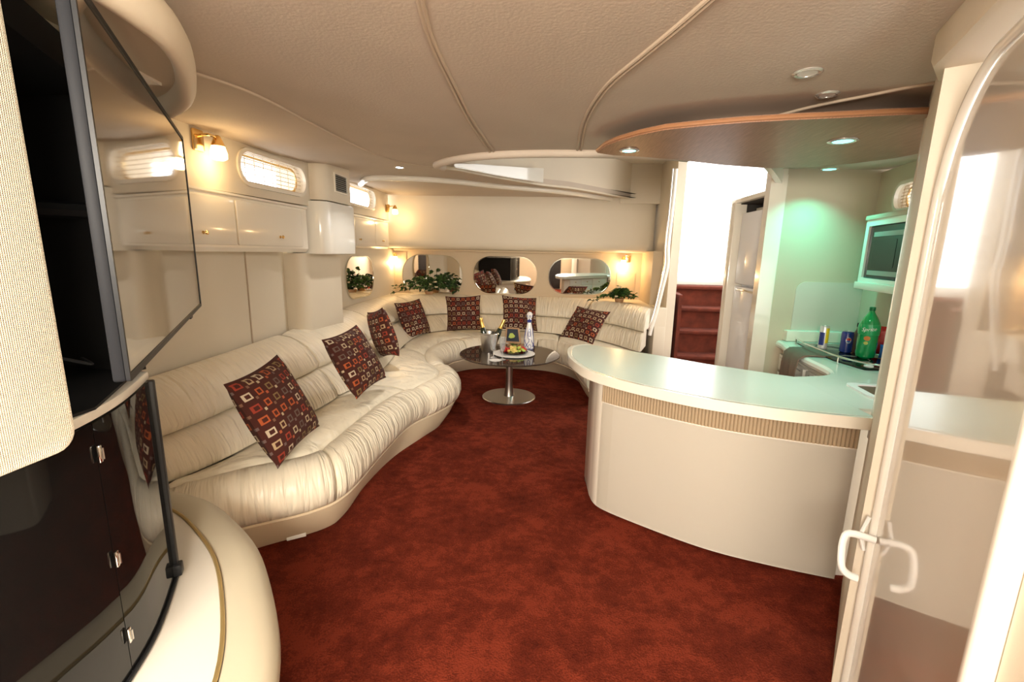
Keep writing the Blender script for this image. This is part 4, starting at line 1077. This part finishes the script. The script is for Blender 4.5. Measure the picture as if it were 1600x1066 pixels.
O('backsplash', plate(Fr((2.12, 3.659, 1.085), (1, 0, 0), (0, 0, 1)), rrect(.48, .38, .07, 6, corners=(0, 1, 0, 0)), 0, .006), M.setdefault('splash', mat('splash', (.64, .61, .53), .4)), gc)
for y0, y1, x in ((2.75, 3.08, 1.712), (3.10, 3.38, 1.755), (3.40, 3.62, 1.80)):
    a = V((x-.03, y0, .66)); b = V((x+.02, y1, .66)); fr = Fr((a+b)/2, b-a, (0, 0, 1))
    if fr.n.x > 0: fr = Fr(fr.o, a-b, (0, 0, 1))
    for zz, hh in ((0, .12), (-.15, .14), (-.31, .14), (-.47, .14)):
        dw = O('drawer', plate(fr, rrect((b-a).length, hh, .006, 2, (0, zz)), -.03, .014, .002), 'gelcoat_white', gc)
        O('pull_slot', plate(fr, rrect((b-a).length*.7, .008, .002, 2, (0, zz+hh/2-.022)), .014, .016), 'grey_trim', dw, smooth=False)
# stove
stp = [(1.84, 2.72), (1.80, 2.95), (1.82, 3.25), (1.87, 3.52), (2.24, 3.52), (rw(3.2, -.05), 3.2), (rw(2.72, -.05), 2.72)]
sv = thing('cooktop', 'black glass cooktop with curved chrome guard rail and white knobs', 'stove', (2.0, 3.1, ZW))
O('glass', prism(stp, ZW, ZW+.008, .002), 'black_glass', sv)
gpts = cr([(1.86, 3.53, ZW+.045), (1.80, 3.30, ZW+.045), (1.775, 3.0, ZW+.045), (1.79, 2.80, ZW+.045), (1.86, 2.68, ZW+.045), (2.02, 2.62, ZW+.045)], 5)
O('guard_rail', tube(gpts, .0055, 8), 'chrome', sv)
for q in (gpts[1], gpts[13], gpts[22]): O('rail_post', tube([(q.x, q.y, ZW+.001), (q.x, q.y, ZW+.045)], .0045, 8), 'chrome', sv)
for x, y in ((1.90, 2.78), (1.98, 2.76)):
    O('knob', lathe([(0, 0), (.024, 0), (.024, .008), (.012, .012), (.011, .024), (0, .025)], 18, (x, y, ZW+.008)), 'white_plastic', sv)
for x, y in ((2.0, 3.35), (1.95, 3.0)):
    O('burner', tube(circle(.085, 28, ZW+.0085, (x, y)), .002, 5, closed=True), 'grey_trim', sv)
# sink
sk = thing('sink', 'small white rimmed sink set into the worktop beside the pillar', 'sink', (1.72, 2.27, ZW))
fr = Fr((1.70, 2.24, ZW), (1, -.12, 0), (.12, 1, 0))
O('rim', ringplate(fr, rrect(.38, .28, .05, 5), rrect(.31, .21, .04, 5), -.001, .008), 'white_plastic', sk)
O('basin', plate(fr, rrect(.31, .21, .04, 5), 0, .002), 'brown_contents', sk)

# microwave in its surround
fm_ = Fr((2.10, 3.125, 1.50), V((-.2126, -1, 0)), (0, 0, 1))
mv = thing('microwave', 'black fronted built-in microwave oven in a pale surround on the right wall', 'microwave', fm_.p(0, -.215, 0))
O('surround', ringplate(fm_, rrect(.60, .43, .02, 4), rrect(.505, .345, .006, 4), -.14, 0), 'gelcoat_white', mv)
O('sill', plate(fm_, rrect(.60, .05, .012, 3, (0, -.225)), -.14, .02, .006), 'gelcoat', mv)
O('top_shelf', plate(fm_, rrect(.60, .03, .01, 3, (0, .228)), -.14, .012, .005), 'galley_vinyl', mv)
O('oven_front', plate(fm_, rrect(.503, .343, .006, 3), -.13, -.012, .003), 'black_glass', mv)
O('vent_strip', plate(fm_, rrect(.42, .03, .003, 2, (.03, .115)), -.012, -.008), 'grey_trim', mv)
O('vent_strip', plate(fm_, rrect(.44, .03, .003, 2, (.02, -.135)), -.012, -.008), 'grey_trim', mv)
O('door_window', plate(fm_, rrect(.30, .18, .01, 3, (-.02, -.01)), -.012, -.0105), 'smoked_glass', mv)

# things on the galley counter
def lth(name, lab, cat, prof, c, mt, parent=None, n=28):
    bm = lathe(prof, n, c); o = O(name, bm, mt, parent)
    if parent is None: tag(o, lab, cat)
    return o
Z1 = ZW+.001
def can(name, lab, c, h, r, body, band):
    t = thing(name, lab, 'can', c)
    O('body', lathe([(r*.8, 0), (r, .008), (r, h-.012), (r*.86, h-.002)], 28, c), body, t)
    O('lid', lathe([(r*.84, h-.004), (r*.87, h), (r*.8, h), (r*.78, h-.003), (0, h-.003)], 28, c), 'steel', t)
    return t
c1 = V((1.90, 3.56, Z1)); c1 = V((1.93, 3.555, Z1))
a = atz(1291, 546, Z1); c1 = V((a.x+.02, a.y+.03, Z1+.01)); c1.z = ZW+.001
c1.x = 1.925; c1.y = 3.30; c1.z = ZW+.009
t = can('slim_can', 'slim white and yellow drink can at the left on the galley counter', c1, .165, .029, 'can_white', None)
for a0, a1, mt, z0, z1 in ((-1.7, -.35, 'can_yellow', .045, .150), (-3.0, -1.9, 'can_blue', .03, .12)):
    rings = [[c1+V((rr*math.cos(q), rr*math.sin(q), z)) for q in [a0+(a1-a0)*i/8 for i in range(9)] for rr in (.0298,)] for z in (z0, z1)]
    bm = B(); loft(rings, closed=False, caps=False, bm=bm); bmesh.ops.solidify(bm, geom=bm.faces[:], thickness=.0008)
    O('print', bm, mt, t)
c2 = V((2.02, 3.20, ZW+.009))
t = can('soda_can', 'dark blue soda can beside the green bottle', c2, .145, .036, 'can_blue', None)
vdir = math.atan2(-c2.y, -c2.x)
def wrap_disc(c, r, ac, zc_, w_, h_, mt, nm, par, n=18):
    bm = B(); ctr = bm.verts.new(c+V((r*math.cos(ac), r*math.sin(ac), zc_))); ring = []
    for i in range(n):
        q = 2*PI*i/n; aa = ac+w_*math.cos(q)/r; ring.append(bm.verts.new(c+V((r*math.cos(aa), r*math.sin(aa), zc_+h_*math.sin(q)))))
    for i in range(n): bm.faces.new((ctr, ring[i], ring[(i+1) % n]))
    return O(nm, bm, mt, par)
wrap_disc(c2, .0368, vdir+.25, .088, .016, .02, 'can_white', 'emblem', t)
wrap_disc(c2, .0372, vdir+.25, .094, .013, .010, 'red_foil', 'emblem', t)
wrap_disc(c2, .0372, vdir+.25, .081, .012, .008, 'blue_foil', 'emblem', t)
# small bottle with black cap behind
c3 = V((2.10, 3.22, ZW+.009)); t = thing('sauce_bottle', 'small dark bottle with black cap half hidden behind the blue can', 'bottle', c3)
O('body', lathe([(0, 0), (.028, 0), (.03, .01), (.03, .12), (.013, .16), (.012, .18)], 24, c3), 'brown_contents', t)
O('cap', lathe([(.016, .175), (.016, .2), (0, .2)], 20, c3), 'black_plastic', t)
# green bottle
c4 = V((2.035, 3.03, ZW+.009)); t = thing('soda_bottle', 'large green plastic soda bottle with white lettering on the galley counter', 'bottle', c4)
O('body', lathe([(0, .006), (.035, 0), (.05, .012), (.054, .04), (.052, .06), (.055, .075), (.055, .17), (.0575, .18), (.0575, .205), (.052, .232), (.036, .265), (.020, .290), (.014, .302), (.014, .318)], 36, c4), 'green_pet', t)
O('cap', lathe([(.016, .306), (.0165, .308), (.0165, .327), (.015, .329), (0, .329)], 24, c4), 'green_cap', t)
lab_ = O('label_band', lathe([(.0553, .155), (.0562, .156), (.0584, .182), (.0584, .207), (.0553, .222)], 36, c4), M.setdefault('label_green', mat('label_green', (.0, .38, .12), .3, coat=.5)), t)
vd = V((-c4.x, -c4.y, 0)).normalized(); sd_ = V((0, 0, 1)).cross(vd)
bmt = text_bm('Sprite', .033, .0004, Matrix.Identity(4), shear=.3)
for v in bmt.verts:
    x, y, z = v.co; a = math.atan2(vd.y, vd.x)+x/.0586; rr = .0590+z
    v.co = c4+V((rr*math.cos(a), rr*math.sin(a), .192+y+.12*x))
O('lettering', bmt, 'white_plastic', lab_, smooth=False)
wrap_disc(c4, .0562, math.atan2(vd.y, vd.x)-.05, .135, .017, .015, M.setdefault('orange', mat('orange', (.65, .22, .04), .4)), 'fruit_print', t)
wrap_disc(c4, .0562, math.atan2(vd.y, vd.x)-.1, .105, .012, .010, 'melon', 'fruit_print', t)
# snack bag
def bag(lab, c, w_, h_, yaw, mt, name='snack_bag'):
    bm = pillow_mesh(1, .42, 10); bm.transform(Matrix.Translation(c+V((0, 0, h_/2))) @ Matrix.Rotation(yaw, 4, 'Z') @ Matrix.Diagonal((w_, w_, h_, 1))); 
    return tag(O(name, bm, mt), lab, 'bag')
bag('crumpled red foil snack bag standing behind the green bottle', V((2.19, 3.12, ZW+.012)), .13, .20, -.5, 'red_foil')
bag('small blue foil packet in front of the red snack bag', V((2.17, 3.02, ZW+.010)), .10, .09, -.5, 'blue_foil', 'foil_packet')
bag('clear crumpled plastic wrap lying by the cooktop knobs', V((2.12, 2.86, ZW+.006)), .16, .05, -.2, M.setdefault('film', mat('film', (.6, .72, .75), .15, coat=1)), 'plastic_wrap')
c5 = V((2.20, 2.93, ZW+.009)); t = thing('dark_bottle', 'dark bottle with pale label next to the pillar edge', 'bottle', c5)
O('body', lathe([(0, 0), (.032, 0), (.034, .01), (.034, .15), (.015, .2), (.014, .235), (0, .236)], 24, c5), 'bottle_dark', t)
O('label', lathe([(.0345, .03), (.0352, .031), (.0352, .11), (.0345, .111)], 24, c5), 'pineapple', t)
# towel over the counter edge
rings = []
for k in range(13):
    t_ = k/12
    yy = 3.33-.29*t_
    wob = .006*math.sin(k*1.3); xe = 1.735+.0*(t_)-.05*t_
    xin = 1.715
    a_ = [(1.93-.02*t_, ZW+.012), (1.80, ZW+.012), (1.74, ZW+.012), (1.712-.035*t_*0+wob*.3, ZW+.008), (1.680+wob*.5, ZW-.02), (1.668+wob, ZW-.10), (1.664+wob*1.3, ZW-.26)]
    a_ = [(x-.01-.055*t_+.02, z) for x, z in a_]
    bb = [(x+.008, z-.008 if i < 4 else z) for i, (x, z) in enumerate(a_)][::-1]
    rings.append([V((x, yy, z)) for x, z in a_+bb])
tag(O('hand_towel', loft(rings), 'towel', angle=60), 'grey brown hand towel hanging over the galley counter edge', 'towel')

# =================================================================== HAND RAIL by the stairs
hr = thing('hand_rail', 'white hand rail with chrome bar bent down beside the stairs', 'rail', (1.45, 5.6, .4))
pp = [aty(x, y, 5.58) for x, y in ((1056, 264), (1051, 320), (1044, 385), (1043, 415), (1035, 450), (1025, 490), (1017, 515), (1015, 524))]
O('rail', tube(cr(pp, 4), .024, 12), 'white_gloss', hr)
O('chrome_bar', tube(cr([p+V((-.035, -.01, 0)) for p in pp[:-1]], 4), .011, 10), 'chrome', hr)
for q in (pp[2], pp[5]): O('bracket', tube([q, q+V((.0, .06, 0))], .016, 8), 'chrome', hr)

# =================================================================== OUTSIDE (deck rail glimpsed through the companionway)
dk = thing('deck_rail', 'blown-out white deck rail outside above the stairs', 'rail', (3.0, 9.0, .9))
for z in (1.5, 1.75, 2.05): O('bar', tube([(1.4, 9.0, z), (4.6, 9.2, z+.15)], .015, 8), 'chrome', dk)
for x in (1.9, 2.6, 3.3, 4.0): O('post', tube([(x, 9.05, .9), (x, 9.05, 2.1)], .015, 8), 'chrome', dk)
S('deck', bx(1.6, 5.0, 7.12, 10.5, .85, .9), 'gelcoat_white')
